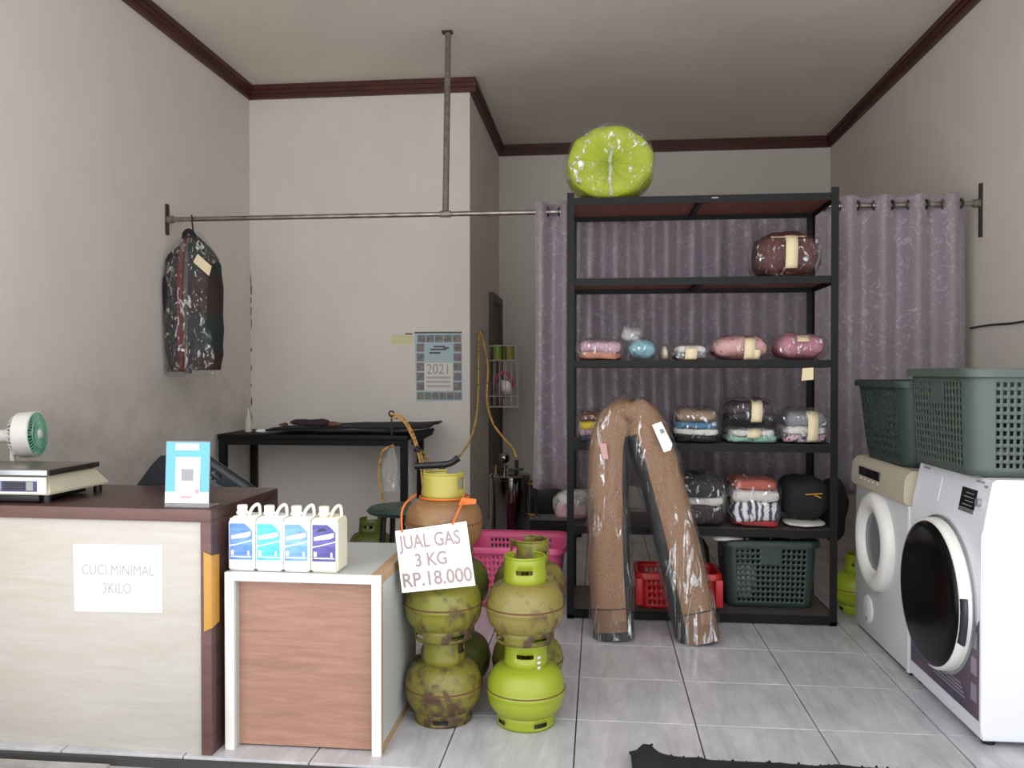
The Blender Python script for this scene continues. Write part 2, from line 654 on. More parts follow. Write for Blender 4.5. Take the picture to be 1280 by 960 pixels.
def bx(name, parent, mat, x0, x1, y0, y1, z0, z1, bev=0.0, label=None, local=False):
    bm = B()
    box(bm, x0, x1, y0, y1, z0, z1, 0, bev)
    return obj(name, bm, mat, parent, smooth=bool(bev), label=label, local=local)


def dup(root, loc, rz, label):
    r = root.copy()
    C.objects.link(r)
    r.location = loc
    r.rotation_euler = (0, 0, rz)
    r['label'] = label
    for ch in list(root.children):
        c = ch.copy()
        C.objects.link(c)
        c.parent = r
        for g in list(ch.children):
            d = g.copy()
            C.objects.link(d)
            d.parent = c
    return r


def text(name, s, size, parent, mat, mtx, sx=1.0, bold=0.0, align='CENTER'):
    """flat lettering turned into a mesh; mtx maps the text plane (x right, y up) into the world"""
    cu = bpy.data.curves.new(name, 'FONT')
    cu.body = s
    cu.size = size
    cu.align_x = align
    cu.align_y = 'CENTER'
    cu.offset = bold
    cu.extrude = 0.0004
    t = bpy.data.objects.new(name, cu)
    C.objects.link(t)
    bpy.context.view_layer.update()
    me = bpy.data.meshes.new_from_object(t.evaluated_get(bpy.context.evaluated_depsgraph_get()))
    bpy.data.objects.remove(t)
    me.transform(Matrix.Diagonal((sx, 1, 1, 1)))
    me.transform(mtx)
    if parent is not None:
        me.transform(Matrix.Translation(-origin(parent)))
    me.name = name
    me.materials.clear()
    me.materials.append(MATS[mat])
    o = bpy.data.objects.new(name, me)
    C.objects.link(o)
    o.parent = parent
    return o


def facing_front(x, y, z, roll=0.0):
    """text plane facing the camera side (-y)"""
    return Matrix.Translation((x, y, z)) @ Matrix.Rotation(R(90), 4, 'X') @ Matrix.Rotation(roll, 4, 'Z')


def facing_left(x, y, z, roll=0.0):
    """text plane facing -x"""
    return Matrix.Translation((x, y, z)) @ Matrix.Rotation(R(-90), 4, 'Z') @ Matrix.Rotation(R(90), 4, 'X') @ Matrix.Rotation(roll, 4, 'Z')


# ------------------------------------------------------------------ the room
XL, XR, YB, YR, ZC = -2.465, 1.975, 5.70, 7.40, 3.21   # left wall, right wall, front of the projecting wall, recess wall, ceiling
XS = -0.885                                            # side of the projecting wall
YF = 2.415                                              # shop-front edge of the floor

bm = B()
box(bm, XL - 0.15, XR + 0.15, YF, YR + 0.15, -0.14, -0.008)
floor = struct('floor', bm, 'grout', 'grey marble-look ceramic tile floor')
TS = 0.4
tile_bm = B()
box(tile_bm, -TS / 2 + 0.002, TS / 2 - 0.002, -TS / 2 + 0.002, TS / 2 - 0.002, -0.009, 0.0, 0, 0.0015, 1)
tile_me = None
meshes = {}
for i in range(-7, 6):
    for j in range(-2, 12):
        x0, x1 = -0.073 + i * TS, -0.073 + (i + 1) * TS
        y0, y1 = 2.83 + j * TS, 2.83 + (j + 1) * TS
        x0, x1, y0, y1 = max(x0, XL), min(x1, XR), max(y0, YF), min(y1, YR)
        if x1 - x0 < 0.03 or y1 - y0 < 0.02 or (y0 > YB - 0.02 and x1 < XS):
            continue
        if y1 > YB and x0 < XS < x1 - 0.02 and y0 >= YB:
            x0 = XS
        key = (round(x1 - x0, 3), round(y1 - y0, 3))
        if key not in meshes:
            b2 = B()
            hx, hy = (x1 - x0) / 2 - 0.0022, (y1 - y0) / 2 - 0.0022
            box(b2, -hx, hx, -hy, hy, -0.009, 0.0, 0, 0.0012, 1)
            me = bpy.data.meshes.new('tile')
            b2.to_mesh(me)
            b2.free()
            me.materials.append(MATS['tile'])
            meshes[key] = me
        o = bpy.data.objects.new('tile', meshes[key])
        C.objects.link(o)
        o.parent = floor
        o.location = ((x0 + x1) / 2, (y0 + y1) / 2, 0)
        if key == (TS, TS) and (i * 7 + j * 3) % 2:
            o.rotation_euler = (0, 0, PI)
tile_bm.free()

bm = B()
box(bm, XL - 0.15, XL, 1.5, YB + 0.05, -0.1, ZC)
struct('wall_left', bm, 'plaster_left', 'grey-beige plastered side wall with scuffed lower half')
bm = B()
box(bm, XL, XS, YB, YR + 0.15, -0.1, ZC)
struct('wall_back_projecting', bm, 'plaster', 'pale projecting wall behind the black ironing table')
bm = B()
box(bm, XS, XR, YR, YR + 0.15, -0.1, ZC)
struct('wall_back', bm, 'plaster', 'recessed back wall behind the curtain')
bm = B()
box(bm, XR, XR + 0.15, 1.5, YR + 0.15, -0.1, ZC)
struct('wall_right', bm, 'plaster', 'grey-beige plastered side wall beside the washing machines')
bm = B()
box(bm, XL - 0.15, XR + 0.15, 1.5, YR + 0.15, ZC, ZC + 0.12)  # stretch beyond the floor edge is an unseen canopy, added to block skylight
struct('ceiling', bm, 'ceiling_paint', 'plain off-white ceiling with an unseen overhang added to block sky light')


def cornice(name, x0, x1, y0, y1, side):
    bm = B()
    for d, za, zb in ((0.024, 3.118, 3.15), (0.034, 3.15, 3.176), (0.046, 3.176, ZC)):
        if side == 'L':
            box(bm, x0, x0 + d, y0, y1, za, zb)
        elif side == 'R':
            box(bm, x0 - d, x0, y0, y1, za, zb)
        else:
            box(bm, x0, x1, y0 - d, y0, za, zb)
    return struct(name, bm, 'cornice_wood', 'dark red-brown wooden cornice')


cornice('trim_1', XL, 0, 1.5, YB, 'L')
cornice('trim_2', XL, XS + 0.046, YB, 0, 'B')
cornice('trim_3', XS, 0, YB, YR, 'L')
cornice('trim_4', XS, XR, YR, 0, 'B')
cornice('trim_5', XR, 0, 1.5, YR, 'R')

# doorway in the side of the projecting wall
bm = B()
box(bm, XS + 0.002, XS + 0.012, 6.76, 7.34, 0.0, 1.78)
dr = struct('door_1', bm, 'door_brown', 'dark brown door in the recess')
for (a, b_, c, d) in ((6.70, 6.76, 0, 1.84), (7.34, 7.39, 0, 1.84), (6.76, 7.34, 1.78, 1.84)):
    bx('door_frame', dr, 'door_brown', XS, XS + 0.035, a, b_, c, d)

# flakes of lost paint along the corner of the left wall
random.seed(4)
bm = B()
for z, h in ((1.86, .05), (1.79, .07), (1.70, .03), (1.62, .05), (1.54, .05), (1.35, .02), (1.22, .03), (1.10, .02), (0.98, .04), (0.86, .05)):
    w = random.uniform(0.004, 0.009)
    p = [(XL + 0.004 + random.uniform(-.002, .003) + w * (0.5 + 0.5 * math.cos(a)), z + h * math.sin(a) * random.uniform(.7, 1)) for a in [k * PI / 4 for k in range(8)]]
    prism(bm, p, 'y', YB - 0.002, YB, 0)
o = struct('trim_6', bm, 'peeled_plaster', 'peeled paint flakes down the wall corner')

# outside: threshold, drain gap, slabs and street
bm = B()
box(bm, -6, 6, YF - 0.022, YF, -0.14, -0.030, 0, 0.004)
struct('kerb', bm, 'concrete', 'worn concrete edge of the shop floor', smooth=True)
bm = B()
box(bm, -6, 6, 2.0, YF - 0.022, -0.35, -0.30)
struct('drain_bed', bm, 'dark_soil', 'dark bottom of the open drain')
for k, (xa, xb) in enumerate(((-2.6, -2.06), (-2.05, -1.47))):
    o = bx('drain_slab', None, 'concrete', xa, xb, 1.9, 2.372, -0.07, -0.003, 0.006)
    o['kind'] = 'structure'
    o['label'] = ('concrete drain slab at the bottom left corner', 'concrete drain slab ending at the dark gap')[k]
bm = B()
box(bm, -30, 30, -30, 2.0, -0.36, -0.16)
struct('ground', bm, 'street', 'pale paved street outside')

# ------------------------------------------------------------------ counter
t = thing('counter', 'shop counter with cream front panel and dark brown top', 'counter', (-1.19, 2.45, 0))
counter = t
bx('countertop', t, 'counter_brown', XL + 0.008, -1.185, 2.455, 2.95, 0.725, 0.76, 0.002)
bx('top_edge', t, 'counter_edge', XL + 0.005, -1.185, 2.444, 2.455, 0.722, 0.76, 0.001, 'reddish brown front edge strip')
bx('front_panel', t, 'counter_cream', XL + 0.005, -1.219, 2.452, 2.475, 0.0, 0.722, 0.001, 'cream wood-grain front panel')
bx('side_panel', t, 'counter_brown', -1.219, -1.185, 2.455, 2.95, 0.0, 0.725, 0.001)
bx('side_edge', t, 'counter_edge', -1.219, -1.185, 2.444, 2.455, 0.0, 0.722, 0.001)
bx('back_rail', t, 'counter_brown', XL + 0.005, -1.22, 2.90, 2.93, 0.55, 0.724)
counter.rotation_euler = (0, 0, -R(1.5))
tp = thing('edge_tape', 'strip of golden yellow tape down the counter corner', 'tape', (-1.19, 2.443, 0.385))
bm = B()
prism(bm, [(-1.207, 0.385), (-1.184, 0.397), (-1.184, 0.622), (-1.207, 0.632)], 'y', 2.4395, 2.4435)
obj('front_strip', bm, 'tape_yellow', tp, False)
bm = B()
prism(bm, [(2.4395, 0.397), (2.49, 0.405), (2.49, 0.615), (2.4395, 0.622)], 'x', -1.1845, -1.1815)
obj('side_strip', bm, 'tape_yellow', tp, False)
tp.rotation_euler = (0, 0, -R(1.5))
tp.location.y -= 0.0015
tp.location.x += 0.001

t = thing('paper_notice', 'white paper notice taped to the counter front', 'notice', (-1.497, 2.45, 0.43))
bm = B()
prism(bm, [(-1.644, 0.43), (-1.349, 0.436), (-1.348, 0.646), (-1.648, 0.641)], 'y', 2.4495, 2.4515)
obj('sheet', bm, 'paper', t, False)
text('lettering', 'CUCI MINIMAL', 0.046, t, 'ink_faint', facing_front(-1.497, 2.4485, 0.563, 0.01), 0.80)
text('lettering', '3KILO', 0.046, t, 'ink_faint', facing_front(-1.50, 2.4485, 0.506, 0.01), 0.80)

t.location.y += 0.0080
t.rotation_euler = (0, 0, -R(1.5))

# ------------------------------------------------------------------ scale on the counter
ZT = 0.7602
t = thing('weighing_scale', 'cream digital weighing scale with steel platform on the counter', 'scale', (-1.95, 2.64, ZT))
bm = B()
bot = [(-2.17, 2.475, ZT + .028), (-1.755, 2.475, ZT + .028), (-1.735, 2.79, ZT + .028), (-2.17, 2.79, ZT + .028)]
top = [(-2.15, 2.50, ZT + .093), (-1.775, 2.50, ZT + .093), (-1.768, 2.74, ZT + .093), (-2.15, 2.74, ZT + .093)]
A = [bm.verts.new(p) for p in bot]
D = [bm.verts.new(p) for p in top]
for i in range(4):
    bm.faces.new((A[i], A[(i + 1) % 4], D[(i + 1) % 4], D[i]))
bm.faces.new(A[::-1])
bm.faces.new(D)
bmesh.ops.bevel(bm, geom=list(bm.edges), offset=0.006, segments=2, affect='EDGES')
obj('body', bm, 'scale_cream', t)
bx('base', t, 'black_plastic', -2.15, -1.80, 2.49, 2.74, ZT + .004, ZT + .028, 0.004)
for x, y in ((-2.13, 2.51), (-1.785, 2.51), (-1.77, 2.76), (-2.13, 2.77)):
    bm = B()
    lathe(bm, [(0, 0), (0.014, 0), (0.014, 0.028), (0, 0.028)], (x, y, ZT), 12)
    obj('foot', bm, 'black_plastic', t)
bx('front_plate', t, 'scale_white', -2.15, -1.765, 2.474, 2.480, ZT + .032, ZT + .086, 0.002)
dp = bx('display_panel', t, 'panel_blue', -2.14, -1.795, 2.470, 2.475, ZT + .040, ZT + .074, 0.001)
for xa, xb in ((-2.00, -1.945), (-1.905, -1.835)):
    bx('screen', dp, 'lcd', xa, xb, 2.468, 2.471, ZT + .046, ZT + .070)
for xa, xb in ((-1.94, -1.915), (-1.828, -1.805)):
    bx('key_pad', dp, 'card_grey', xa, xb, 2.468, 2.471, ZT + .044, ZT + .072)
pl = bx('platform', t, 'scale_plate', -2.17, -1.758, 2.475, 2.745, ZT + .098, ZT + .108, 0.003)
bx('platform_lip', pl, 'silver_trim', -2.17, -1.758, 2.470, 2.475, ZT + .092, ZT + .109, 0.001)
bx('platform_lip', pl, 'dark_metal', -1.758, -1.753, 2.475, 2.745, ZT + .092, ZT + .109, 0.001)

t.location.y += 0.025

# ------------------------------------------------------------------ desk fan
fa = Vector((0.95, 0.20, 0.06)).normalized()
fc = Vector((-2.088, 2.865, 0.955))
t = thing('desk_fan', 'small white desk fan with green grille behind the scale', 'fan', (fc.x - 0.03, fc.y, ZT))
bm = B()
lathe(bm, [(0.078, -0.03), (0.083, -0.028), (0.084, 0.026), (0.080, 0.030), (0.078, 0.026), (0.078, -0.03)], fc, 40, axis=fa)
obj('drum', bm, 'fan_white', t)
bm = B()
a, b_ = ring_frame(fa)
for k in range(30):
    q = a * math.cos(2 * PI * k / 30) + b_ * math.sin(2 * PI * k / 30)
    tube(bm, [fc - fa * 0.026 + q * 0.080, fc - fa * 0.045 + q * 0.070, fc - fa * 0.052 + q * 0.025], 0.0022, 5)
obj('rear_grille', bm, 'fan_white', t)
bm = B()
lathe(bm, [(0, -0.118), (0.020, -0.116), (0.024, -0.11), (0.026, -0.05), (0.03, -0.045), (0, -0.045)], fc, 24, axis=fa)
obj('motor_housing', bm, 'fan_white', t)
bm = B()
for k in range(36):
    q = a * math.cos(2 * PI * k / 36) + b_ * math.sin(2 * PI * k / 36)
    tube(bm, [fc + fa * 0.029 + q * 0.079, fc + fa * 0.036 + q * 0.05, fc + fa * 0.036 + q * 0.016], 0.0021, 5)
for rr in (0.079, 0.055, 0.033):
    tube(bm, [fc + fa * (0.029 if rr > .07 else .036) + (a * math.cos(2 * PI * k / 36) + b_ * math.sin(2 * PI * k / 36)) * rr for k in range(36)], 0.0022, 5, closed=True)
g = obj('front_grille', bm, 'fan_pale_green', t, label='green radial front grille')
bm = B()
lathe(bm, [(0.018, 0.030), (0.018, 0.040), (0.013, 0.044), (0, 0.045)], fc, 20, axis=fa)
obj('centre_cap', bm, 'fan_white', g)
bm = B()
for k in range(5):
    def bl(i, j, k=k):
        th = 2 * PI * k / 5 + (i / 4) * 1.05
        r_ = 0.014 + j / 4 * 0.058
        return fc + fa * (-0.012 + 0.024 * i / 4) + (a * math.cos(th) + b_ * math.sin(th)) * r_
    sheet(bm, bl, 4, 4)
obj('fan_blades', bm, 'fan_green', t, solid=0.0015)
st = fc - fa * 0.055
bm = B()
tube(bm, [(st.x, st.y, fc.z - 0.02), (st.x - .003, st.y, fc.z - 0.08), (st.x, st.y, ZT + 0.02)], 0.0095, 10)
obj('stem', bm, 'fan_white', t)
bm = B()
lathe(bm, [(0, 0), (0.046, 0), (0.047, 0.01), (0.04, 0.02), (0.012, 0.03), (0, 0.03)], (st.x, st.y + .008, ZT), 32)
obj('base', bm, 'fan_white', t)

# ------------------------------------------------------------------ payment sign (card in an acrylic stand)
t = thing('sign_stand', 'blue and white payment card in clear acrylic stand on counter corner', 'sign', (-1.278, 2.50, ZT))
bm = B()
prism(bm, [(2.474, ZT + .001), (2.550, ZT + .001), (2.550, ZT + .004), (2.4775, ZT + .004), (2.490, ZT + .208), (2.487, ZT + .208)], 'x', -1.351, -1.205)
obj('acrylic_holder', bm, 'clear_acrylic', t, False)


def card(name, mat, xa, xb, za, zb, lift, par):
    bm = B()
    def yy(z):
        return 2.4725 + (z - ZT) * 0.0135 / 0.207 - lift
    v = [(xa, yy(za), za), (xb, yy(za), za), (xb, yy(zb), zb), (xa, yy(zb), zb)]
    P = [bm.verts.new(p) for p in v] + [bm.verts.new((p[0], p[1] + 0.0008, p[2])) for p in v]
    for q in ((0, 1, 2, 3), (7, 6, 5, 4), (0, 4, 5, 1), (1, 5, 6, 2), (2, 6, 7, 3), (3, 7, 4, 0)):
        bm.faces.new([P[i] for i in q])
    return obj(name, bm, mat, par, False)


cd = card('card', 'card_blue', -1.349, -1.207, ZT + .018, ZT + .205, 0, t)
card('card_footer', 'card_white', -1.349, -1.207, ZT + .016, ZT + .050, .001, cd)
card('card_header', 'card_white', -1.318, -1.242, ZT + .180, ZT + .200, .001, cd)
card('code_panel', 'card_white', -1.316, -1.236, ZT + .046, ZT + .158, .0016, cd)
card('code_area', 'card_grey', -1.297, -1.257, ZT + .085, ZT + .122, .0024, cd)
card('footer_mark', 'card_pink', -1.298, -1.262, ZT + .030, ZT + .038, .0016, cd)
card('corner_mark', 'card_pink', -1.252, -1.237, ZT + .046, ZT + .060, .0022, cd)

# ------------------------------------------------------------------ white cabinet
CX0, CX1, CY0, CY1, CZ = -1.164, -0.665, 2.49, 2.985, 0.558
t = thing('side_cabinet', 'white box cabinet with wood-grain front panel beside the counter', 'cabinet', (-0.92, 2.74, 0))
bx('side_panel', t, 'grey_laminate', CX0, CX0 + .032, CY0 + .012, CY1, 0.0, CZ - .03)
bx('side_panel', t, 'grey_laminate', CX1 - .032, CX1, CY0 + .030, CY1 - .03, 0.03, CZ - .03)
bx('top_panel', t, 'grey_laminate', CX0, CX1 - .034, CY0 + .012, CY1, CZ - .03, CZ)
bx('wood_edge', t, 'particle_edge', CX1 - .034, CX1 + .0005, CY0 + .012, CY1, CZ - .03, CZ + .0005, label='bare particle board edge')
bx('wood_edge', t, 'particle_edge', CX1 - .032, CX1 + .0005, CY0 + .012, CY1, 0.0, 0.03)
bx('wood_edge', t, 'particle_edge', CX1 - .032, CX1 + .0005, CY0 + .012, CY0 + .030, 0.03, CZ - .03)
bx('wood_edge', t, 'particle_edge', CX1 - .032, CX1 + .0005, CY1 - .03, CY1, 0.03, CZ - .03)
bx('front_panel', t, 'cabinet_wood', CX0 + .032, CX1 - .032, CY0 + .035, CY0 + .05, 0.006, CZ - .03, label='reddish wood-grain panel')
for nm, q in (('front_frame', (CX0, CX0 + .030, 0, CZ + .001)), ('front_frame', (CX1 - .028, CX1 + .001, 0, CZ + .001)), ('front_frame', (CX0 + .03, CX1 - .028, CZ - .026, CZ + .001))):
    bx(nm, t, 'white_laminate', q[0], q[1], CY0, CY0 + .012, q[2], q[3], 0.001)
bx('back_panel', t, 'grey_laminate', CX0 + .032, CX1 - .032, CY1 - .012, CY1, 0.0, CZ - .03)

# ------------------------------------------------------------------ jerrycans
JL = (('label_blue', 'jerry_white', 'white detergent jerrycan with mid-blue label, first from the counter'),
      ('label_cyan', 'jerry_white', 'white detergent jerrycan with turquoise label'),
      ('label_sky', 'jerry_white', 'white detergent jerrycan with light blue label, next to the violet one'),
      ('label_violet', 'jerry_cream', 'cream detergent jerrycan with dark violet label'))
for k, (lm, jm, lab) in enumerate(JL):
    x0 = -1.160 + k * 0.0895
    w, y0, d, z0 = 0.0865, 2.508, 0.105, CZ + 0.0012
    t = thing('jerrycan', lab, 'jerrycan', (x0 + w / 2, y0 + d / 2, z0), 'detergent jerrycans on the cabinet')
    bm = B()
    box(bm, x0, x0 + w, y0, y0 + d, z0, z0 + 0.158, 0)
    bm.verts.ensure_lookup_table()
    topf = [f for f in bm.faces if f.calc_center_median().z > z0 + 0.157]
    r = bmesh.ops.extrude_face_region(bm, geom=topf)
    for v in [g for g in r['geom'] if isinstance(g, bmesh.types.BMVert)]:
        v.co.z += 0.012
        v.co.x = x0 + w / 2 + (v.co.x - x0 - w / 2) * 0.86
        v.co.y = y0 + d / 2 + (v.co.y - y0 - d / 2) * 0.88
    bmesh.ops.delete(bm, geom=topf, context='FACES')
    bmesh.ops.bevel(bm, geom=list(bm.edges), offset=0.006, segments=3, affect='EDGES')
    obj('body', bm, jm, t, ang=50)
    bm = B()
    cx = x0 + 0.032
    lathe(bm, [(0, 0.165), (0.0135, 0.165), (0.0135, 0.176), (0.0185, 0.176), (0.0185, 0.182), (0.0155, 0.184), (0.0165, 0.200), (0.0145, 0.203), (0, 0.203)], (cx, y0 + 0.035, z0), 20)
    obj('cap', bm, 'jerry_white' if k < 3 else 'jerry_cream', t)
    bm = B()
    hx = x0 + 0.066
    tube(bm, spline([(hx - 0.016, y0 + 0.04, z0 + 0.166), (hx - 0.006, y0 + 0.045, z0 + 0.190), (hx + 0.004, y0 + 0.055, z0 + 0.201), (hx + 0.011, y0 + 0.062, z0 + 0.196), (hx + 0.013, y0 + 0.066, z0 + 0.166)], 5), 0.0055, 8)
    obj('handle', bm, jm, t)
    la = bx('label', t, lm, x0 + 0.006, x0 + w - 0.007, y0 - 0.0012, y0 + 0.001, z0 + 0.036, z0 + 0.150)
    yl = y0 - 0.0018
    def band(nm, mt, pts):
        bm = B()
        prism(bm, [(x0 + p[0], z0 + p[1]) for p in pts], 'y', yl, y0 - 0.0008)
        obj(nm, bm, mt, la, False)
    band('label_banner', 'label_pale', [(.011, .112), (.075, .126), (.075, .112), (.062, .106), (.011, .100)])
    band('label_swoosh', 'label_white', [(.006, .082), (.03, .086), (.0795, .099), (.0795, .096), (.03, .083), (.006, .078)])
    band('label_block', 'label_pale', [(.010, .050), (.020, .050), (.020, .066), (.010, .066)])
    band('label_mark', 'label_white', [(.064, .050), (.070, .050), (.070, .062), (.067, .066), (.064, .062)])
    band('label_line', 'label_white', [(.010, .044), (.0755, .044), (.0755, .0475), (.010, .0475)])
    band('label_arch', lm if k < 3 else 'label_dark', [(.016, .126), (.030, .138), (.044, .140), (.054, .132), (.040, .130)])
    band('label_corner', 'label_pale', [(.054, .150), (.0795, .150), (.0795, .126), (.070, .138)])

# ------------------------------------------------------------------ gas cylinders


def gas_cylinder(label, loc, rz, body_m, collar_m, foot_m, slots=True, tape=False):
    t = thing('gas_cylinder', label, 'gas cylinder', loc, 'small gas cylinders', rz)
    # body: two pressed halves meeting in a proud weld seam
    bm = B()
    prof = [(0, 0.026)]
    for k in range(1, 13):
        a_ = -PI / 2 + k * PI / 2 / 12
        prof.append((0.131 * math.cos(a_) ** 0.45 if k < 12 else 0.131, 0.104 + 0.078 * math.sin(a_)))
    prof += [(0.1335, 0.108), (0.1335, 0.116), (0.131, 0.120)]
    for k in range(1, 13):
        a_ = k * PI / 2 / 12
        prof.append((0.131 * math.cos(a_) ** 0.45 if k < 12 else 0, 0.120 + 0.082 * math.sin(a_)))
    lathe(bm, prof, n=40)
    bd = obj('body', bm, body_m, t, local=True, ang=60)
    bm = B()
    ws = 0.0 if body_m == 'gas_lime' else 0.002
    lathe(bm, [(0.1325, 0.1185 - ws), (0.1345, 0.1195 - ws), (0.1345, 0.1215), (0.1325, 0.1225)], n=40)
    obj('weld_seam', bm, 'rust_seam', bd, local=True)
    # foot ring with trapezoid drain slots
    bm = B()
    n = 48
    def ff(i, j):
        a_ = 2 * PI * i / n
        z = (0.0, 0.010, 0.026, 0.048)[j]
        r_ = (0.098, 0.0985, 0.100, 0.103)[j]
        return (r_ * math.cos(a_), r_ * math.sin(a_), z)
    sheet(bm, ff, n, 3, skip=lambda i, j: j == 1 and i % 12 in (2, 3, 4, 5), wrap=True)
    obj('foot_ring', bm, foot_m, t, local=True, solid=0.004, so=-1)
    # collar: open at the back, finger slot in front, curled rim
    bm = B()
    n = 44
    span = R(300)
    zs = (0.192, 0.214, 0.232, 0.246, 0.268, 0.283)
    def cf(i, j):
        a_ = -PI / 2 - span / 2 + span * i / n
        z = zs[j]
        r_ = 0.072 - (z - 0.192) * 0.05
        return (r_ * math.cos(a_), r_ * math.sin(a_), z)
    def cs(i, j):
        if slots and j == 2 and 18 <= i <= 24:
            return True
        return j in (2, 3) and (i in (34, 35, 36, 37, 38) or i in (5, 6, 7, 8))
    sheet(bm, cf, n, 5, skip=cs)
    co = obj('collar', bm, collar_m, t, local=True, solid=0.004, so=0)
    bm = B()
    tube(bm, [cf(i, 5) for i in range(n + 1)], 0.0042, 8)
    obj('collar_rim', bm, collar_m, co, local=True)
    bm = B()
    lathe(bm, [(0.026, 0.196), (0.026, 0.206), (0.013, 0.208), (0.013, 0.236), (0.017, 0.238), (0.017, 0.252), (0.010, 0.256), (0, 0.256)], n=20)
    obj('valve', bm, 'brass', t, local=True)
    if tape:
        bm = B()
        for z in (0.196, 0.213, 0.230):
            sheet(bm, lambda i, j, z=z: (0.0745 * math.cos(-1.05 + i * 0.045), 0.0745 * math.sin(-1.05 + i * 0.045), z + j * 0.010), 4, 1)
        obj('stencil_mark', bm, 'label_pale', co, local=True, solid=0.0006)
    return t


GP = 0.2785
LX, RX, GY = -0.527, -0.243, 2.803
gas_cylinder('rust-stained olive gas cylinder at the foot of the front stack beside the white cabinet', (LX, GY, 0.001), -0.45, 'gas_rusty', 'gas_olive', 'gas_rusty', False)
gas_cylinder('olive gas cylinder right below the price sign', (LX, GY, 0.001 + GP), 0.2, 'gas_olive', 'gas_olive', 'gas_rusty')
gas_cylinder('brown-bodied gas cylinder with yellow collar topping the stack behind the price sign', (LX + .002, GY, 0.001 + 2 * GP), -0.5, 'gas_brown', 'gas_yellow', 'gas_rusty', False)
gas_cylinder('bright lime gas cylinder on the floor, cleanest of the front ones', (RX, GY - .002, 0.001), 0.1, 'gas_lime', 'gas_lime', 'gas_lime', True, True)
gas_cylinder('dusty olive gas cylinder standing on the bright lime one', (RX - .004, GY, 0.001 + GP), 0.12, 'gas_dusty', 'gas_lime', 'gas_rusty')
gas_cylinder('dark green gas cylinder on the floor behind the rust-stained front one', (-0.535, 3.085, 0.001), 1.0, 'gas_green', 'gas_green', 'gas_green')
gas_cylinder('dark green gas cylinder behind the one under the price sign', (-0.540, 3.085, 0.001 + GP), 1.3, 'gas_green', 'gas_green', 'gas_green')
gas_cylinder('olive gas cylinder on the floor behind the bright lime one', (-0.262, 3.085, 0.001), 2.2, 'gas_olive', 'gas_olive', 'gas_olive')
gas_cylinder('rust-tinged gas cylinder in front of the pink basket, top of the rear stack', (-0.255, 3.085, 0.001 + GP), 0.9, 'gas_rusty', 'gas_olive', 'gas_rusty')
gas_cylinder('green gas cylinder on the floor beyond the white cabinet', (-1.40, 5.02, 0.001), 0.1, 'gas_green', 'gas_green', 'gas_green')
gas_cylinder('lime gas cylinder between the steel rack and the dryer', (1.292, 4.27, 0.001), -0.4, 'gas_lime', 'gas_lime', 'gas_lime')

# price sign hung on the stack
t = thing('price_sign', 'tilted white price card hung on the gas cylinder stack', 'sign', (-0.53, 2.656, 0.47))
roll = R(7.2)
SC = Vector((-0.529, 2.657, 0.581))
def sp(u, v, y=0.0):
    c_, s_ = math.cos(roll), math.sin(roll)
    return (SC.x + u * c_ - v * s_, SC.y + y, SC.z + u * s_ + v * c_)
bm = B()
q = [sp(-.122, -.103), sp(.122, -.103), sp(.119, .107), sp(-.119, .100)]
P = [bm.verts.new(p) for p in q] + [bm.verts.new((p[0], p[1] + .002, p[2])) for p in q]
for f in ((0, 1, 2, 3), (7, 6, 5, 4), (0, 4, 5, 1), (1, 5, 6, 2), (2, 6, 7, 3), (3, 7, 4, 0)):
    bm.faces.new([P[i] for i in f])
obj('card', bm, 'paper', t, False)
for s, u, v, sz, sx in (('JUAL GAS', -.008, .058, .064, .74), ('3 KG', -.012, -.004, .060, .84), ('RP.18.000', 0.0, -.066, .064, .90)):
    p = sp(u, v, -0.001)
    text('lettering', s, sz, t, 'ink_grey', facing_front(p[0], p[1], p[2], roll), sx, 0.0011)
for pts in ([(-0.612, 2.752, 0.772), (-0.628, 2.690, 0.757), (-0.640, 2.668, 0.725), (-0.636, 2.654, 0.662)], [(-0.448, 2.755, 0.772), (-0.443, 2.700, 0.757), (-0.452, 2.672, 0.735), (-0.470, 2.654, 0.690)]):
    bm = B()
    tube(bm, spline(pts, 5), 0.0035, 7)
    obj('cord_strand', bm, 'orange_cord', t)
bm = B()
tube(bm, [(LX + .004 + 0.0845 * math.cos(k * PI / 16), GY + 0.0845 * math.sin(k * PI / 16), 0.760) for k in range(32)], 0.003, 6, closed=True)
obj('cord_loop', bm, 'orange_cord', t)
bm = B()
prism(bm, [(-0.458, 0.747), (-0.400, 0.752), (-0.398, 0.768), (-0.446, 0.772)], 'y', 2.700, 2.703)
obj('ribbon', bm, 'orange_cord', t, False)

# ------------------------------------------------------------------ floor pump and stool behind the cylinders
t = thing('floor_pump', 'black T-handled pump standing behind the topmost gas cylinder', 'pump', (-0.605, 3.33, 0))
bm = B()
tube(bm, spline([(-0.745, 3.33, 0.803), (-0.66, 3.33, 0.808), (-0.60, 3.33, 0.815), (-0.565, 3.33, 0.838)], 5), [0.014] * 14 + [0.015, 0.015], 10)
obj('handle', bm, 'black_plastic', t)
bm = B()
tube(bm, [(-0.632, 3.33, 0.805), (-0.632, 3.33, 0.45)], 0.011, 10)
obj('rod', bm, 'black_plastic', t)
bm = B()
tube(bm, [(-0.632, 3.33, 0.45), (-0.632, 3.33, 0.02)], 0.02, 14)
obj('barrel', bm, 'dark_metal', t)
bx('foot_plate', t, 'dark_metal', -0.75, -0.515, 3.29, 3.37, 0.001, 0.02, 0.004)

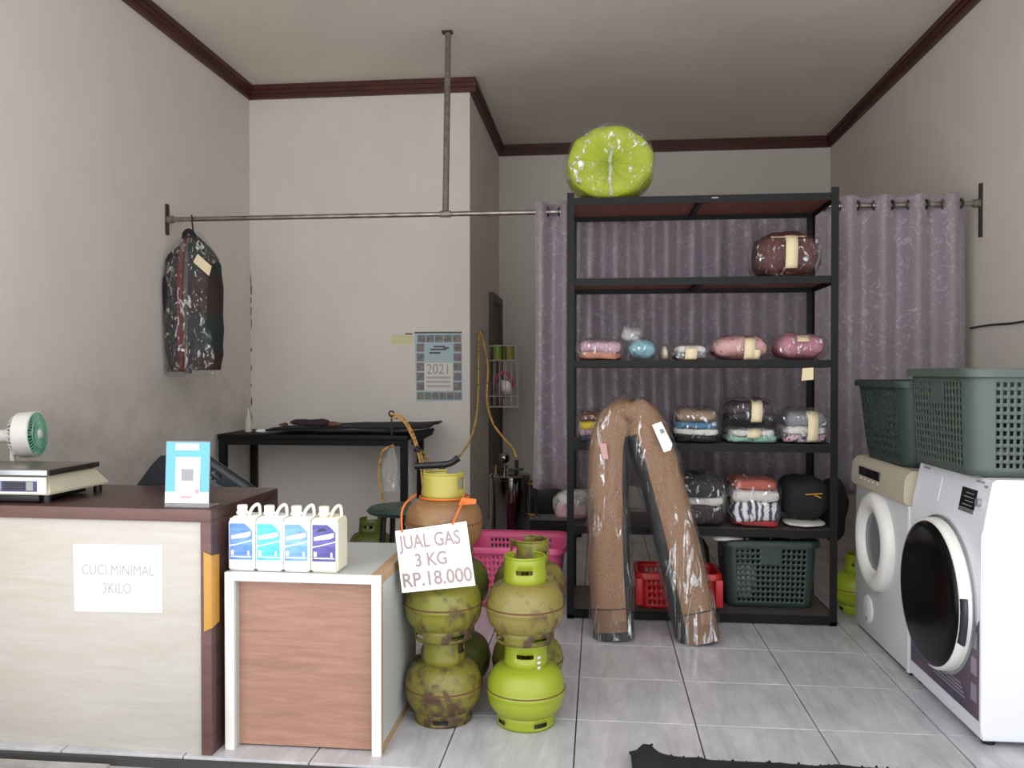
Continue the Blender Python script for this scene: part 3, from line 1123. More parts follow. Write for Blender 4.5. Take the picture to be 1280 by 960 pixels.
t = thing('stool', 'low stool with dark green rounded seat and black legs', 'stool', (-0.86, 3.98, 0))
bm = B()
sell(bm, (-0.86, 3.98, 0.515), (0.265, 0.16, 0.028), 0.8, 0.7, 32, 8)
obj('seat', bm, 'stool_green', t)
for sx in (-1, 1):
    for sy in (-1, 1):
        bm = B()
        tube(bm, [(-0.86 + sx * 0.16, 3.98 + sy * 0.09, 0.50), (-0.86 + sx * 0.19, 3.98 + sy * 0.12, 0.0)], 0.014, 8)
        obj('leg', bm, 'black_plastic', t)

# ------------------------------------------------------------------ baskets


def basket(name, label, c, w, d, h, mat, rz=0.0, cols=(11, 9), rows=9, flare=1.18, group=None, handle=True, rim_m=None, hole=0.55):
    """open laundry basket with real perforations; c = base centre, w/d = rim size"""
    t = thing(name, label, 'basket', c, group, rz)
    rc = min(w, d) * 0.16
    per = []          # perimeter stations: (x, y, side, column)
    hw, hd = w / 2, d / 2
    def side(ax, s, L, n):
        st = []
        cell = L / n
        for k in range(n):
            st.append(((k + 0.5 - hole / 2) * cell, k, True))
            st.append(((k + 0.5 + hole / 2) * cell, k, False))
        return st
    sides = [((-hw + rc, -hd), (1, 0), w - 2 * rc, cols[0]), ((hw, -hd + rc), (0, 1), d - 2 * rc, cols[1]),
             ((hw - rc, hd), (-1, 0), w - 2 * rc, cols[0]), ((-hw, hd - rc), (0, -1), d - 2 * rc, cols[1])]
    cc = [(hw - rc, -hd + rc, -PI / 2), (hw - rc, hd - rc, 0), (-hw + rc, hd - rc, PI / 2), (-hw + rc, -hd + rc, PI)]
    for s, (p, dv, L, n) in enumerate(sides):
        for off, k, op in side(0, s, L, n):
            per.append((p[0] + dv[0] * off, p[1] + dv[1] * off, s, k, op))
        cx, cy, a0 = cc[s]
        for q in range(5):
            a_ = a0 + q * PI / 8
            per.append((cx + rc * math.cos(a_), cy + rc * math.sin(a_), s, -1, False))
    N = len(per)
    zs = [0.0, h * 0.07]
    top = h * 0.90
    cell = (top - zs[1]) / rows
    for k in range(rows):
        zs += [zs[1] + (k + 0.22) * cell, zs[1] + (k + 0.80) * cell]
    zs += [top, h]
    def P(i, j):
        f = 1 / flare + (1 - 1 / flare) * (zs[j] / h) ** 0.8
        return (per[i % N][0] * f, per[i % N][1] * f, zs[j])
    nr = len(zs)
    def skip(i, j):
        x, y, s, k, op = per[i]
        if not op or k < 0:
            return False
        row = (j - 2) // 2
        if not (2 <= j < nr - 2 and (j - 2) % 2 == 0):
            return False
        n = cols[0] if s in (0, 2) else cols[1]
        mid = abs(k - (n - 1) / 2) <= 1.6
        if handle and s in (1, 3) and mid and row >= rows - 3:
            return False
        if handle and s in (0, 2) and mid and row >= rows - 3:
            return False
        return True
    bm = B()
    sheet(bm, P, N, nr - 1, skip=skip, wrap=True)
    obj('basket_wall', bm, mat, t, local=True, solid=0.003)
    bm = B()
    f = 1 / flare
    bm.faces.new([bm.verts.new((p[0] * f, p[1] * f, 0.003)) for p in per])
    obj('base', bm, mat, t, local=True, smooth=False, solid=0.004)
    bm = B()
    rim = [[bm.verts.new((p[0] * sx_ + math.copysign(dx, p[0]) , p[1] * sx_ + math.copysign(dx, p[1]), z)) for p in per]
           for dx, z, sx_ in ((-0.002, h - 0.004, 1), (0.0, h + 0.006, 1), (0.012, h + 0.006, 1), (0.016, h, 1), (0.016, h - 0.022, 1), (0.012, h - 0.022, 1))]
    for i in range(5):
        for k in range(N):
            bm.faces.new((rim[i][k], rim[i][(k + 1) % N], rim[i + 1][(k + 1) % N], rim[i + 1][k]))
    obj('rim', bm, rim_m or mat, t, local=True, solid=0.002)
    return t


# baskets on the machines
basket('laundry_basket', 'dark green laundry basket standing on the dryer', (1.405, 3.735, 0.801), 0.42, 0.60, 0.345, 'basket_green', 0, (9, 14), 9, 1.2, 'laundry baskets')
basket('laundry_basket', 'sage grey laundry basket standing on the washing machine', (1.405, 3.075, 0.847), 0.44, 0.56, 0.345, 'basket_sage', 0, (14, 16), 11, 1.08, 'laundry baskets')
basket('laundry_basket', 'dark green laundry basket on the bottom shelf of the rack', (0.83, 4.265, 0.0475), 0.44, 0.30, 0.32, 'basket_green', 0, (14, 10), 10, 1.10, 'laundry baskets')
basket('laundry_basket', 'pink laundry basket on the floor behind the gas cylinders', (-0.425, 4.36, 0.002), 0.50, 0.46, 0.30, 'basket_pink', 0, (16, 14), 8, 1.15, 'laundry baskets')
rb = basket('plastic_crate', 'red plastic crate on the bottom shelf behind the rolled carpet', (0.385, 4.17, 0.0475), 0.38, 0.24, 0.165, 'basket_red', 0, (13, 8), 4, 1.05, 'laundry baskets')
for x in (-0.188, 0.188):
    bx('crate_handle', rb, 'basket_red', x - .018, x + .018, -0.150, -0.134, 0.02, 0.150, 0.004, local=True)
basket('laundry_basket', 'charcoal perforated basket peeking up behind the counter', (-1.745, 3.37, 0.50), 0.40, 0.36, 0.28, 'basket_dark', 0.0, (11, 10), 8, 1.15, 'laundry baskets').rotation_euler = (0, R(36), R(14))
t = thing('crate_stand', 'low wooden stand under the charcoal basket behind the counter', 'stand', (-1.74, 3.37, 0))
bx('top', t, 'counter_brown', -1.96, -1.52, 3.18, 3.56, 0.34, 0.368)
for x in (-1.94, -1.57):
    for y in (3.20, 3.51):
        bx('leg', t, 'counter_brown', x, x + .03, y, y + .03, 0.0, 0.34)
t = thing('dark_bag', 'black bag with violet print behind the payment card', 'bag', (-1.70, 3.06, 0))
bm = B()
secs = [(0.0, 0.19, 0.06), (0.35, 0.19, 0.07), (0.62, 0.155, 0.06), (0.74, 0.105, 0.04), (0.83, 0.055, 0.02), (0.86, 0.03, 0.012)]
def bagf(i, j):
    a_ = 2 * PI * i / 24
    z, rx, ry = secs[j]
    return (-1.745 + 0.09 * (z / 0.86) ** 2 + spow(math.cos(a_), .7) * rx, 3.06 + spow(math.sin(a_), .7) * ry, 0.002 + z)
sheet(bm, bagf, 24, 5, wrap=True)
bm.faces.new([bm.verts.new(bagf(i, 5)) for i in range(24)])
obj('body', bm, 'navy_cloth', t)
bm = B()
tube(bm, spline([(-1.66, 3.06, 0.855), (-1.653, 3.055, 0.874), (-1.638, 3.055, 0.876), (-1.63, 3.06, 0.858)], 4), 0.007, 7)
obj('knot', bm, 'black_cloth', t)

# laundry lying in baskets
def lump(name, label, c, s, mat, seed, amp=0.03, cat='laundry', group='loose laundry', fr=9, eh=.8, ev=.8):
    bm = B()
    sell(bm, c, s, eh, ev, 30, 16, 0, amp, fr, seed)
    return tag(obj(name, bm, mat, None), label, cat, group)


lump('laundry_heap', 'dark crumpled clothes heaped in the green basket under the rack', (0.885, 4.265, 0.215), (0.12, 0.09, 0.14), 'cloth_black', 3)
lump('laundry_heap', 'white laundry showing through the holes of the rack basket', (0.715, 4.205, 0.15), (0.06, 0.055, 0.09), 'cloth_white', 5, 0.02)
lump('laundry_heap', 'dark cloth crumpled in the sage grey basket on the washer', (1.39, 3.12, 1.06), (0.15, 0.2, 0.13), 'cloth_forest', 8, 0.03)

# ------------------------------------------------------------------ washing machine (facing -x)
WY0, WY1, WX = 2.748, 3.345, 1.20
t = thing('washing_machine', 'white front-loading washing machine with black glass door', 'washing machine', (1.49, 3.05, 0))
bm = B()
prism(bm, [(WX + .004, .02), (WX, .06), (WX, .665), (WX + .005, .69), (WX + .034, .842), (WX + .042, .845), (1.79, .845), (1.79, .02)], 'y', WY0, WY1)
bmesh.ops.bevel(bm, geom=[e for e in bm.edges], offset=0.005, segments=2, affect='EDGES')
obj('cabinet', bm, 'white_appliance', t, ang=35)
DC = Vector((WX, 3.050, 0.412))
ax = (-1, 0, 0)
bm = B()
lathe(bm, [(0.272, -.002), (0.272, 0.006), (0.266, 0.010), (0.250, 0.010)], DC, 56, axis=ax)
obj('door_surround', bm, 'silver_trim', t)
bm = B()
lathe(bm, [(0.262, 0.002), (0.262, 0.022), (0.259, 0.040), (0.252, 0.046), (0.246, 0.044), (0.240, 0.0)], DC, 56, axis=ax)
dd = obj('door', bm, 'door_white', t, ang=60)
bm = B()
lathe(bm, [(0.250, 0.044), (0.244, 0.056), (0.225, 0.061), (0.10, 0.0625), (0, 0.063)], DC, 56, axis=ax)
obj('door_glass', bm, 'black_glass', dd, ang=60)
bm = B()
for k in range(9):
    pass
def hf(i, j):
    a_ = R(-24) + R(34) * i / 8
    r_ = 0.252 + j * 0.020
    return (WX - 0.042 + j * .014, DC.y - r_ * math.cos(a_), DC.z + r_ * math.sin(a_))
sheet(bm, hf, 8, 1)
obj('door_handle', bm, 'lcd', dd, solid=0.006)
# promotional sticker under and beside the door
def on_front(nm, mt, pts, lift, par):
    bm = B()
    prism(bm, pts, 'x', WX - lift, WX - lift + 0.0008)
    return obj(nm, bm, mt, par, False)
arc = [(DC.y + 0.273 * math.cos(R(a_)), DC.z + 0.273 * math.sin(R(a_))) for a_ in range(188, 356, 8)]
stk = on_front('sticker', 'washer_sticker', [(WY0 + .012, .078), (WY1 - .012, .078), (WY1 - .012, .30)] + [p for p in arc[::-1]] + [(WY0 + .012, .40)], .0012, t)
for nm, mt, p in (('sticker_photo', 'sticker_teal', [(3.30, .215), (3.332, .215), (3.332, .29), (3.305, .28)]), ('sticker_banner', 'sticker_pink', [(3.24, .165), (3.332, .175), (3.332, .21), (3.255, .20)]),
                  ('sticker_photo', 'sticker_navy', [(3.18, .118), (3.332, .118), (3.332, .165), (3.20, .15)])):
    on_front(nm, mt, p, .002, stk)
for k in range(3):
    on_front('sticker_icon', 'sticker_pale', [(2.775, .13 + k * .085), (2.815, .13 + k * .085), (2.815, .185 + k * .085), (2.775, .185 + k * .085)], .002, stk)
for k in range(4):
    on_front('sticker_line', 'sticker_pale', [(2.86 + k * .01, .112 + k * .012), (3.12 - k * .03, .112 + k * .012), (3.12 - k * .03, .117 + k * .012), (2.86 + k * .01, .117 + k * .012)], .002, stk)
# control panel on the sloping fascia
def on_fascia(nm, mt, y0, y1, z0, z1, lift, par, x2=None):
    bm = B()
    fx = lambda z: WX + .005 + (z - .69) / (.842 - .69) * .029
    v = [(fx(z) - lift, y, z) for y, z in ((y0, z0), (y1, z0), (y1, z1), (y0, z1))]
    P = [bm.verts.new(p) for p in v] + [bm.verts.new((p[0] + lift + .001, p[1], p[2])) for p in v]
    for q in ((0, 1, 2, 3), (7, 6, 5, 4), (0, 4, 5, 1), (1, 5, 6, 2), (2, 6, 7, 3), (3, 7, 4, 0)):
        bm.faces.new([P[i] for i in q])
    return obj(nm, bm, mt, par, False)
sc = on_fascia('control_display', 'display_black', 2.836, 2.945, .735, .800, .003, t)
for k in range(4):
    on_fascia('display_line', 'card_grey', 2.85, 2.92 - .012 * (k % 2), .745 + k * .013, .7475 + k * .013, .0036, sc)
on_fascia('display_strip', 'silver_trim', 2.836, 2.945, .722, .733, .003, t)
bm = B()
lathe(bm, [(.013, -.004), (.013, .012), (.010, .014), (0, .014)], (WX + .018, 2.805, .765), 20, axis=(-1, 0, .19))
obj('power_button', bm, 'silver_trim', t)
for y0, y1, z in ((3.24, 3.30, .822), (3.20, 3.27, .775), (2.80, 2.86, .826), (2.775, 2.80, .815)):
    on_fascia('panel_mark', 'card_grey', y0, y1, z, z + .008, .0012, t)
on_fascia('detergent_drawer', 'white_appliance', 3.12, 3.325, .725, .812, .002, t)
for x in (1.24, 1.75):
    for y in (WY0 + .04, WY1 - .04):
        bm = B()
        lathe(bm, [(0, 0), (.02, 0), (.02, .022), (0, .022)], (x, y, 0.0005), 14)
        obj('foot', bm, 'black_plastic', t)

# ------------------------------------------------------------------ dryer
t = thing('dryer', 'older off-white tumble dryer with cream control panel and grey door window', 'dryer', (1.47, 3.71, 0))
DY0, DY1, DX = 3.372, 4.052, 1.205
bx('cabinet', t, 'dryer_white', DX, 1.76, DY0, DY1, 0.012, 0.665, 0.006)
bx('base_plinth', t, 'rack_black', DX + .01, 1.75, DY0 + .01, DY1 - .01, 0.0005, 0.012)
bm = B()
prism(bm, [(DX - .018, .668), (DX - .022, .70), (DX - .016, .775), (DX + .01, .80), (1.76, .80), (1.76, .666), (DX, .666)], 'y', DY0 - .002, DY1 + .004)
bmesh.ops.bevel(bm, geom=list(bm.edges), offset=0.005, segments=2, affect='EDGES')
cp = obj('control_panel', bm, 'dryer_cream', t, ang=35)
bx('display', cp, 'display_black', DX - .024, DX - .012, 3.66, 3.93, .722, .760, .001)
for k in range(5):
    bx('button', cp, 'dryer_cream', DX - .025, DX - .016, 3.68 + k * .055, 3.70 + k * .055, .704, .712, .001)
DC = Vector((DX, 3.745, 0.452))
bm = B()
lathe(bm, [(0.215, -.002), (0.214, 0.014), (0.200, 0.034), (0.172, 0.042), (0.145, 0.036), (0.126, 0.018), (0.120, -.002)], DC, 56, axis=ax)
dd = obj('door_ring', bm, 'door_white', t, ang=70)
bm = B()
lathe(bm, [(0.124, 0.012), (0.07, 0.008), (0, 0.007)], DC, 40, axis=ax)
obj('door_window', bm, 'grey_glass', dd, ang=70)
bm = B()
lathe(bm, [(0.062, -.001), (0.062, 0.004), (0.056, 0.007), (0, 0.007)], (DX, 3.86, 0.125), 32, axis=ax)
obj('vent_cap', bm, 'door_white', t)
bx('vent_latch', t, 'card_grey', DX - .010, DX - .005, 3.845, 3.87, .075, .09, .001)
bx('corner_strip', t, 'door_white', DX - .003, DX + .02, DY0 - .0005, DY0 + .022, .012, .664, .002)

# ------------------------------------------------------------------ steel rack
RX0, RX1, RY0, RY1 = -0.15, 1.108, 4.0, 4.46
SZ = (2.02, 1.635, 1.243, 0.845, 0.445, 0.045)
t = thing('steel_rack', 'tall black angle-steel rack with six shelves', 'rack', (0.48, 4.23, 0))
for x, sx in ((RX0, 1), (RX1, -1)):
    for y, sy in ((RY0, 1), (RY1, -1)):
        bm = B()
        prism(bm, [(x, y), (x + sx * .034, y), (x + sx * .034, y + sy * .003), (x + sx * .003, y + sy * .003), (x + sx * .003, y + sy * .034), (x, y + sy * .034)], 'z', 0.004, 2.045)
        p = obj('post', bm, 'rack_black', t, False)
        bx('post_foot', p, 'black_plastic', min(x, x + sx * .036), max(x, x + sx * .036), min(y, y + sy * .036), max(y, y + sy * .036), 0.0004, 0.02, .002)
for k, z in enumerate(SZ):
    bm = B()
    h = 0.034 if k < 5 else 0.038
    box(bm, RX0 + .004, RX1 - .004, RY0 + .004, RY0 + .008, z - h, z + .001)
    box(bm, RX0 + .004, RX1 - .004, RY1 - .008, RY1 - .004, z - h, z + .001)
    box(bm, RX0 + .004, RX0 + .008, RY0 + .008, RY1 - .008, z - h, z + .001)
    box(bm, RX1 - .008, RX1 - .004, RY0 + .008, RY1 - .008, z - h, z + .001)
    box(bm, 0.470, 0.495, RY0 + .008, RY1 - .008, z - h * .8, z - .010)
    fr = obj('shelf_frame', bm, 'rack_black', t, False)
    for xa, xb in ((RX0 + .009, 0.4815), (0.4835, RX1 - .009)):
        bx('shelf_board', fr, 'rack_board' if k < 3 else 'rack_board_grey', xa, xb, RY0 + .0085, RY1 - .0085, z - .009, z)
bx('shelf_tag', t, 'card_grey', 0.53, 0.56, RY0 + .002, RY0 + .0045, 2.005, 2.011)

# ------------------------------------------------------------------ wrapped bundles on the rack


def bundle(name, label, x0, x1, y0, y1, z0, layers, group, wrap='film', tags=(), cat='bundle', seed=1, eh=.45, ev=.7, wamp=0.012, pad=0.004):
    random.seed(seed)
    t = thing(name, label, cat, ((x0 + x1) / 2, (y0 + y1) / 2, z0), group)
    z = z0 + 0.004
    H = sum(l[0] for l in layers)
    cx, cy = (x0 + x1) / 2, (y0 + y1) / 2
    hx, hy = (x1 - x0) / 2 - 0.012, (y1 - y0) / 2 - 0.012
    for i, (h, m) in enumerate(layers):
        last = i == len(layers) - 1
        k = random.uniform(0.93, 1.0)
        bm = B()
        f = 0.92 if last and len(layers) > 1 else 1
        z_c = z + h / 2 if i else z0 + .004 + h / 2 * 1.16
        sell(bm, (cx + random.uniform(-.004, .004), cy, z_c), (hx * k * f, hy * k, h / 2 * 1.16), eh * .8, .42 if not last else max(ev, .62), 44, 16, 0, 0.011, 13, seed + i)
        obj('folded_cloth', bm, m, t)
        z += h
    if wrap:
        bm = B()
        sell(bm, (cx, cy, z0 + .001 + (H + .020) / 2), (hx + pad + .004, hy + pad + .004, (H + .020) / 2), eh * .8, ev * .85, 72, 34, 0, wamp * 1.1, 13, seed + 40, True)
        obj('plastic_wrap', bm, wrap, t, ang=180)
    for (xc, w, a0, a1, m) in tags:
        bm = B()
        n = 10
        def tf(i, j):
            a_ = R(a0 + (a1 - a0) * j / n)
            px = xc + (i - .5) * w + (j / n - .5) * .01
            u = min(abs(px - cx) / (hx + .01), .98)
            sc_ = (1 - u ** 3.5) ** .33
            yy = cy - spow(math.cos(a_), .55) * (hy + .018) * (0.7 + .3 * sc_)
            zz = z0 + H / 2 + spow(math.sin(a_), .62) * (H / 2 + .015) * sc_
            return (px, yy, max(zz, z0 + .003))
        sheet(bm, tf, 1, n)
        obj('paper_tag', bm, m, t, solid=0.0008)
    return t


YA, YZ = 4.03, 4.33
# lime quilt on the very top, a fat roll seen end-on
t = thing('quilt_bundle', 'big lime green quilt rolled in clear plastic on top of the rack', 'bundle', (0.055, 4.20, 2.0215), 'wrapped laundry on the rack')
RT = [k / 10 * 0.10 for k in range(11)] + [0.15, 0.25, 0.4, 0.6, 0.8, 0.92, 0.97, 1.0]
RS = [0.03, 0.13, 0.24, 0.36, 0.48, 0.60, 0.71, 0.81, 0.89, 0.95, 0.985, 1.0, 1.02, 1.02, 1.01, 0.96, 0.80, 0.5, 0.03]
RD = [0.055, 0.040, 0.026, 0.014, 0.006, 0.0, -0.002, 0.002, 0.010, 0.022, 0.040]
def roll_f(i, j, pad=0.0, amp=0.012):
    a_ = 2 * PI * i / 96
    r_ = (0.198 + pad) * RS[j]
    cx_, cz_ = math.cos(a_), math.sin(a_)
    k = noise.noise(Vector((cx_ * 2.5, cz_ * 2.5, j * .3 + pad * 90))) * amp
    rip = (math.sin(a_ * 17 + 2 * noise.noise(Vector((cx_ * 2, cz_ * 2, 5)))) + .6 * math.sin(a_ * 29 + 1)) * .5
    fold = 0.010 * rip * math.exp(-((RS[j] - .45) / .4) ** 2) if j < 12 else 0.003 * rip
    x = 0.055 + cx_ * (r_ * 1.06 + k * RS[j])
    z = 2.0235 + pad + 0.172 + cz_ * (r_ * 0.89 + k * RS[j])
    if j < 11:
        y = 4.012 - pad + RD[j] * .8 + fold + .010 * noise.noise(Vector((x * 7, z * 7, 2)))
    else:
        y = 4.015 + RT[j] * 0.40 + pad
    return (x, y, max(z, 2.0225))
bm = B()
sheet(bm, lambda i, j: roll_f(i, j), 96, 18, wrap=True)
obj('quilt', bm, 'cloth_lime', t, ang=180)
bm = B()
sheet(bm, lambda i, j: roll_f(i, j, 0.006, 0.022), 96, 18, wrap=True)
obj('plastic_wrap', bm, 'film', t, ang=180)
bm = B()
tube(bm, spline([(0.055, 4.02, 2.275), (0.062, 4.005, 2.235), (0.052, 4.00, 2.20), (0.058, 4.00, 2.155), (0.052, 3.998, 2.10), (0.060, 4.005, 2.05), (0.056, 4.01, 2.03)], 4),
     [0.005 + 0.006 * (0.5 + .5 * math.sin(k * 1.7)) for k in range(25)], 7)
obj('plastic_gather', bm, 'film_cloudy', t)

G = 'wrapped laundry on the rack'
bundle('blanket_bundle', 'dark maroon blanket bundle in plastic, alone on the second shelf', 0.737, 1.062, YA, 4.36, SZ[1] + .001, [(.195, 'cloth_maroon')], G, 'film', [(0.905, .055, -20, 75, 'paper_cream'), (0.90, .16, 50, 110, 'paper_cream')], seed=3, wamp=.016, eh=.6, ev=.75)
z = SZ[2] + .001
bundle('clothes_bundle', 'mauve and orange folded clothes at the left end of the middle shelf', -0.113, 0.128, YA, YZ, z, [(.032, 'cloth_orange'), (.055, 'cloth_pinkgrey')], G, 'film', seed=11, ev=.6)
aq = bundle('clothes_bundle', 'aqua cloth bag with a gathered grey plastic top', 0.132, 0.290, YA, 4.25, z, [(.085, 'cloth_aqua')], G, 'film', seed=12, ev=1, eh=.9)
bm = B()
sell(bm, (0.160, 4.10, z + .128), (.05, .03, .030), .9, .8, 30, 14, 0, .022, 16, 3, True)
sell(bm, (0.182, 4.11, z + .095), (.024, .022, .028), .9, .9, 16, 8, 0, .006, 30, 4)
obj('gathered_top', bm, 'film_cloudy', aq, label='gathered grey plastic top')
bundle('clothes_bundle', 'small cream folded cloth beside the aqua bag', 0.292, 0.345, YA, 4.22, z, [(.058, 'cloth_cream')], G, 'film', seed=13, ev=.9, eh=.8)
bundle('clothes_bundle', 'low white bundle with a square cream tag on middle shelf', 0.350, 0.535, YA, 4.28, z, [(.03, 'cloth_grey'), (.03, 'cloth_white')], G, 'film', [(0.437, .055, -70, 30, 'paper_cream')], seed=14, ev=.6)
bundle('clothes_bundle', 'blush and cream puffy bundle with a cream paper strip', 0.545, 0.828, YA, 4.34, z, [(.098, 'cloth_blush')], G, 'film', [(0.712, .05, -50, 75, 'paper_cream'), (0.742, .03, -75, 0, 'paper_cream')], seed=15, ev=.85, eh=.65)
p = bundle('clothes_bundle', 'pink puffy bundle with its tag hanging below the shelf', 0.836, 1.095, YA, 4.34, z, [(.105, 'cloth_pink')], G, 'film', [(0.962, .055, 20, 75, 'paper_cream')], seed=16, ev=.8, eh=.6)
bm = B()
prism(bm, [(0.942, 1.147), (0.996, 1.152), (0.996, 1.208), (0.946, 1.205)], 'y', 3.9965, 3.998)
obj('hanging_tag', bm, 'paper_cream', p, False)
z = SZ[3] + .001
bundle('clothes_bundle', 'yellow and brown clothes bundle at the left post', -0.110, 0.03, YA, YZ, z, [(.03, 'cloth_navy'), (.03, 'cloth_pinkgrey'), (.035, 'cloth_yellow'), (.04, 'cloth_brown')], G, 'film', seed=21, ev=.6)
bundle('clothes_bundle', 'rose and white clothes bundle half hidden by the carpet roll', 0.215, 0.347, YA, YZ, z, [(.04, 'cloth_plum'), (.03, 'cloth_white'), (.035, 'cloth_rose')], G, 'film', seed=22, ev=.6)
bundle('clothes_bundle', 'tan, blue and black stacked clothes bundle in plastic', 0.355, 0.592, YA, YZ, z, [(.035, 'cloth_black'), (.028, 'cloth_white'), (.032, 'cloth_blue'), (.055, 'cloth_tan')], G, 'film', seed=23, ev=.6)
bundle('clothes_bundle', 'flat mint and white bundle under the plum one', 0.600, 0.862, YA, YZ, z, [(.03, 'cloth_mint'), (.032, 'cloth_white')], G, 'film', [(0.735, .06, 0, 60, 'paper_cream')], seed=24, ev=.5)
bundle('clothes_bundle', 'dark plum domed bundle with a slanting cream tag', 0.600, 0.862, YA, YZ, z + .092, [(.04, 'cloth_black'), (.06, 'cloth_plum')], G, 'film', [(0.748, .05, -25, 80, 'paper_cream')], seed=25, ev=.8, wamp=.016)
bundle('clothes_bundle', 'grey, white and floral clothes bundle at the right post', 0.868, 1.098, YA, YZ, z, [(.04, 'cloth_floral'), (.035, 'cloth_white'), (.07, 'cloth_grey')], G, 'film', [(1.005, .048, -35, 75, 'paper_cream')], seed=26, ev=.6)
z = SZ[4] + .001
bundle('clothes_bundle', 'pink bundle in plastic poking out past the left post', -0.225, -0.02, 4.10, 4.36, z, [(.07, 'cloth_rose'), (.05, 'cloth_white')], G, 'film_cloudy', seed=31, ev=.9, eh=.8, wamp=.02)
bundle('clothes_bundle', 'tall black clothes bundle with a white band on the lower shelf', 0.372, 0.618, YA, YZ, z, [(.10, 'cloth_plum'), (.03, 'cloth_white'), (.10, 'cloth_black')], G, 'film', seed=32, ev=.6, wamp=.016)
bundle('clothes_bundle', 'striped grey and coral clothes bundle wrapped in shiny plastic', 0.626, 0.872, YA, YZ, z, [(.022, 'cloth_red'), (.095, 'cloth_stripes'), (.05, 'cloth_white'), (.055, 'cloth_coral')], G, 'film', seed=33, ev=.42, eh=.35, wamp=.014)
lump('white_cloth', 'white cloth spread under the black duffel bag', (0.99, 4.15, z + .0155), (.095, .115, .013), 'cloth_white', 4, .006, 'cloth', G)
t = thing('duffel_bag', 'black fabric bag with yellow emblem on the lower shelf', 'bag', (0.985, 4.2, z + .03), G)
bm = B()
sell(bm, (0.990, 4.20, z + .034 + .1), (.106, .15, .10), .55, .62, 40, 22, 0, .016, 8, 5)
obj('body', bm, 'cloth_black', t)
bm = B()
for pts in ([(0.975, 4.068, .612), (1.06, 4.075, .618), (1.06, 4.075, .612), (0.985, 4.066, .608)], [(1.02, 4.07, .606), (1.052, 4.074, .592), (1.056, 4.074, .596), (1.03, 4.07, .609)]):
    v = [bm.verts.new((p_[0] - .01, p_[1] - .034, p_[2])) for p_ in pts]
    bm.faces.new(v)
obj('emblem', bm, 'tape_yellow', t, False, solid=.001)
# bags stuffed under the lower shelf
lump('plastic_bag', 'clear crumpled plastic bag lying over the rack basket', (0.93, 4.22, 0.388), (.10, .10, .017), 'film_cloudy', 9, .012, 'bag', G)
lump('white_cloth', 'white cloth hanging below the lower shelf above the basket', (0.62, 4.06, 0.392), (.07, .03, .014), 'cloth_white', 6, .010, 'cloth', G)
t = thing('dark_sack', 'black sack standing behind the red crate on the bottom shelf', 'bag', (0.43, 4.37, 0.047), G)
bm = B()
sell(bm, (0.46, 4.375, 0.047 + .15), (.12, .05, .15), .7, .7, 28, 14, 0, .02, 8, 7)
obj('body', bm, 'cloth_black', t)
lump('bag_and_shade', 'black bag and modelled-in shadow against the right side of the rack', (1.185, 4.38, 0.49), (.066, .065, .165), 'cloth_black', 12, .02, 'bag', G)  # its black bulk also stands in for the shadow beside the rack

# ------------------------------------------------------------------ folded carpet roll
t = thing('carpet_roll', 'brown carpet rolled and folded double in clear plastic, leaning on the rack', 'carpet', (0.25, 3.74, 0))
path = spline([(0.070, 3.735, 0.0), (0.052, 3.775, 0.30), (0.045, 3.810, 0.60), (0.052, 3.850, 0.86), (0.096, 3.868, 0.965), (0.148, 3.872, 0.992), (0.196, 3.862, 0.955), (0.240, 3.845, 0.85), (0.316, 3.800, 0.57), (0.380, 3.760, 0.29), (0.440, 3.725, 0.0)], 6)
L = len(path)
NS = 28


def carpet_ring(i, pad=0.0, amp=0.0):
    p = path[i]
    d = (path[min(i + 1, L - 1)] - path[max(i - 1, 0)]).normalized()
    side_ = Vector((0, 1, 0)).cross(d).normalized()       # in the plane of the fold
    dep = d.cross(side_).normalized()
    s_ = i / (L - 1)
    w = 0.092 if s_ < .5 else 0.096
    top_k = math.exp(-((s_ - .5) / .12) ** 2)
    w = w * (1 - .12 * top_k)
    cre = .015 * top_k * math.sin(s_ * 120) - .030 * math.exp(-((s_ - .5) / .025) ** 2)
    dp = 0.080 * (1 + .10 * top_k)
    out = []
    for k in range(NS):
        a_ = 2 * PI * k / NS
        q = p + side_ * spow(math.cos(a_), .85) * (w + pad) + dep * spow(math.sin(a_), .85) * (dp + pad)
        if amp:
            q += (q - p).normalized() * noise.noise(Vector((q.x * 16, q.y * 16, q.z * 7))) * amp
        wr = noise.noise(Vector((q.x * 9, q.y * 9, q.z * 9 + 4))) * .010 * (0.3 + 1.6 * top_k)
        q += (q - p).normalized() * (wr + cre * max(0, math.sin(a_ * 2 + s_ * 40)))
        if q.z < 0.003:
            q.z = 0.003
        out.append(q)
    return out


bm = B()
rings = [[bm.verts.new(q) for q in carpet_ring(i)] for i in range(L)]
ctr = Vector((0.21, 3.8, 0.3))
for i in range(L - 1):
    for k in range(NS):
        f = bm.faces.new((rings[i][k], rings[i][(k + 1) % NS], rings[i + 1][(k + 1) % NS], rings[i + 1][k]))
        c_ = f.calc_center_median()
        mid = (path[i] + path[i + 1]) / 2
        inner = (c_ - mid)
        d = (path[i + 1] - path[i]).normalized()
        side_ = Vector((0, 1, 0)).cross(d).normalized()
        s_ = inner.dot(side_) / 0.085
        # the rubber backing shows on the inside of the fold and at the tip of the left leg
        toin = 1 if (ctr - mid).dot(side_) > 0 else -1
        m = 0
        left = i < L / 2
        if s_ * toin > (0.74 if left else 0.60) and c_.z < 0.90:
            m = 1
        elif left and c_.z < 0.045:
            m = 1
        elif c_.z < 0.115:
            m = 2
        f.material_index = m
bm.faces.new(rings[0][::-1]).material_index = 1
bm.faces.new(rings[-1]).material_index = 1
cr = obj('carpet', bm, ['carpet_brown', 'rubber_black', 'carpet_band'], t, ang=60)
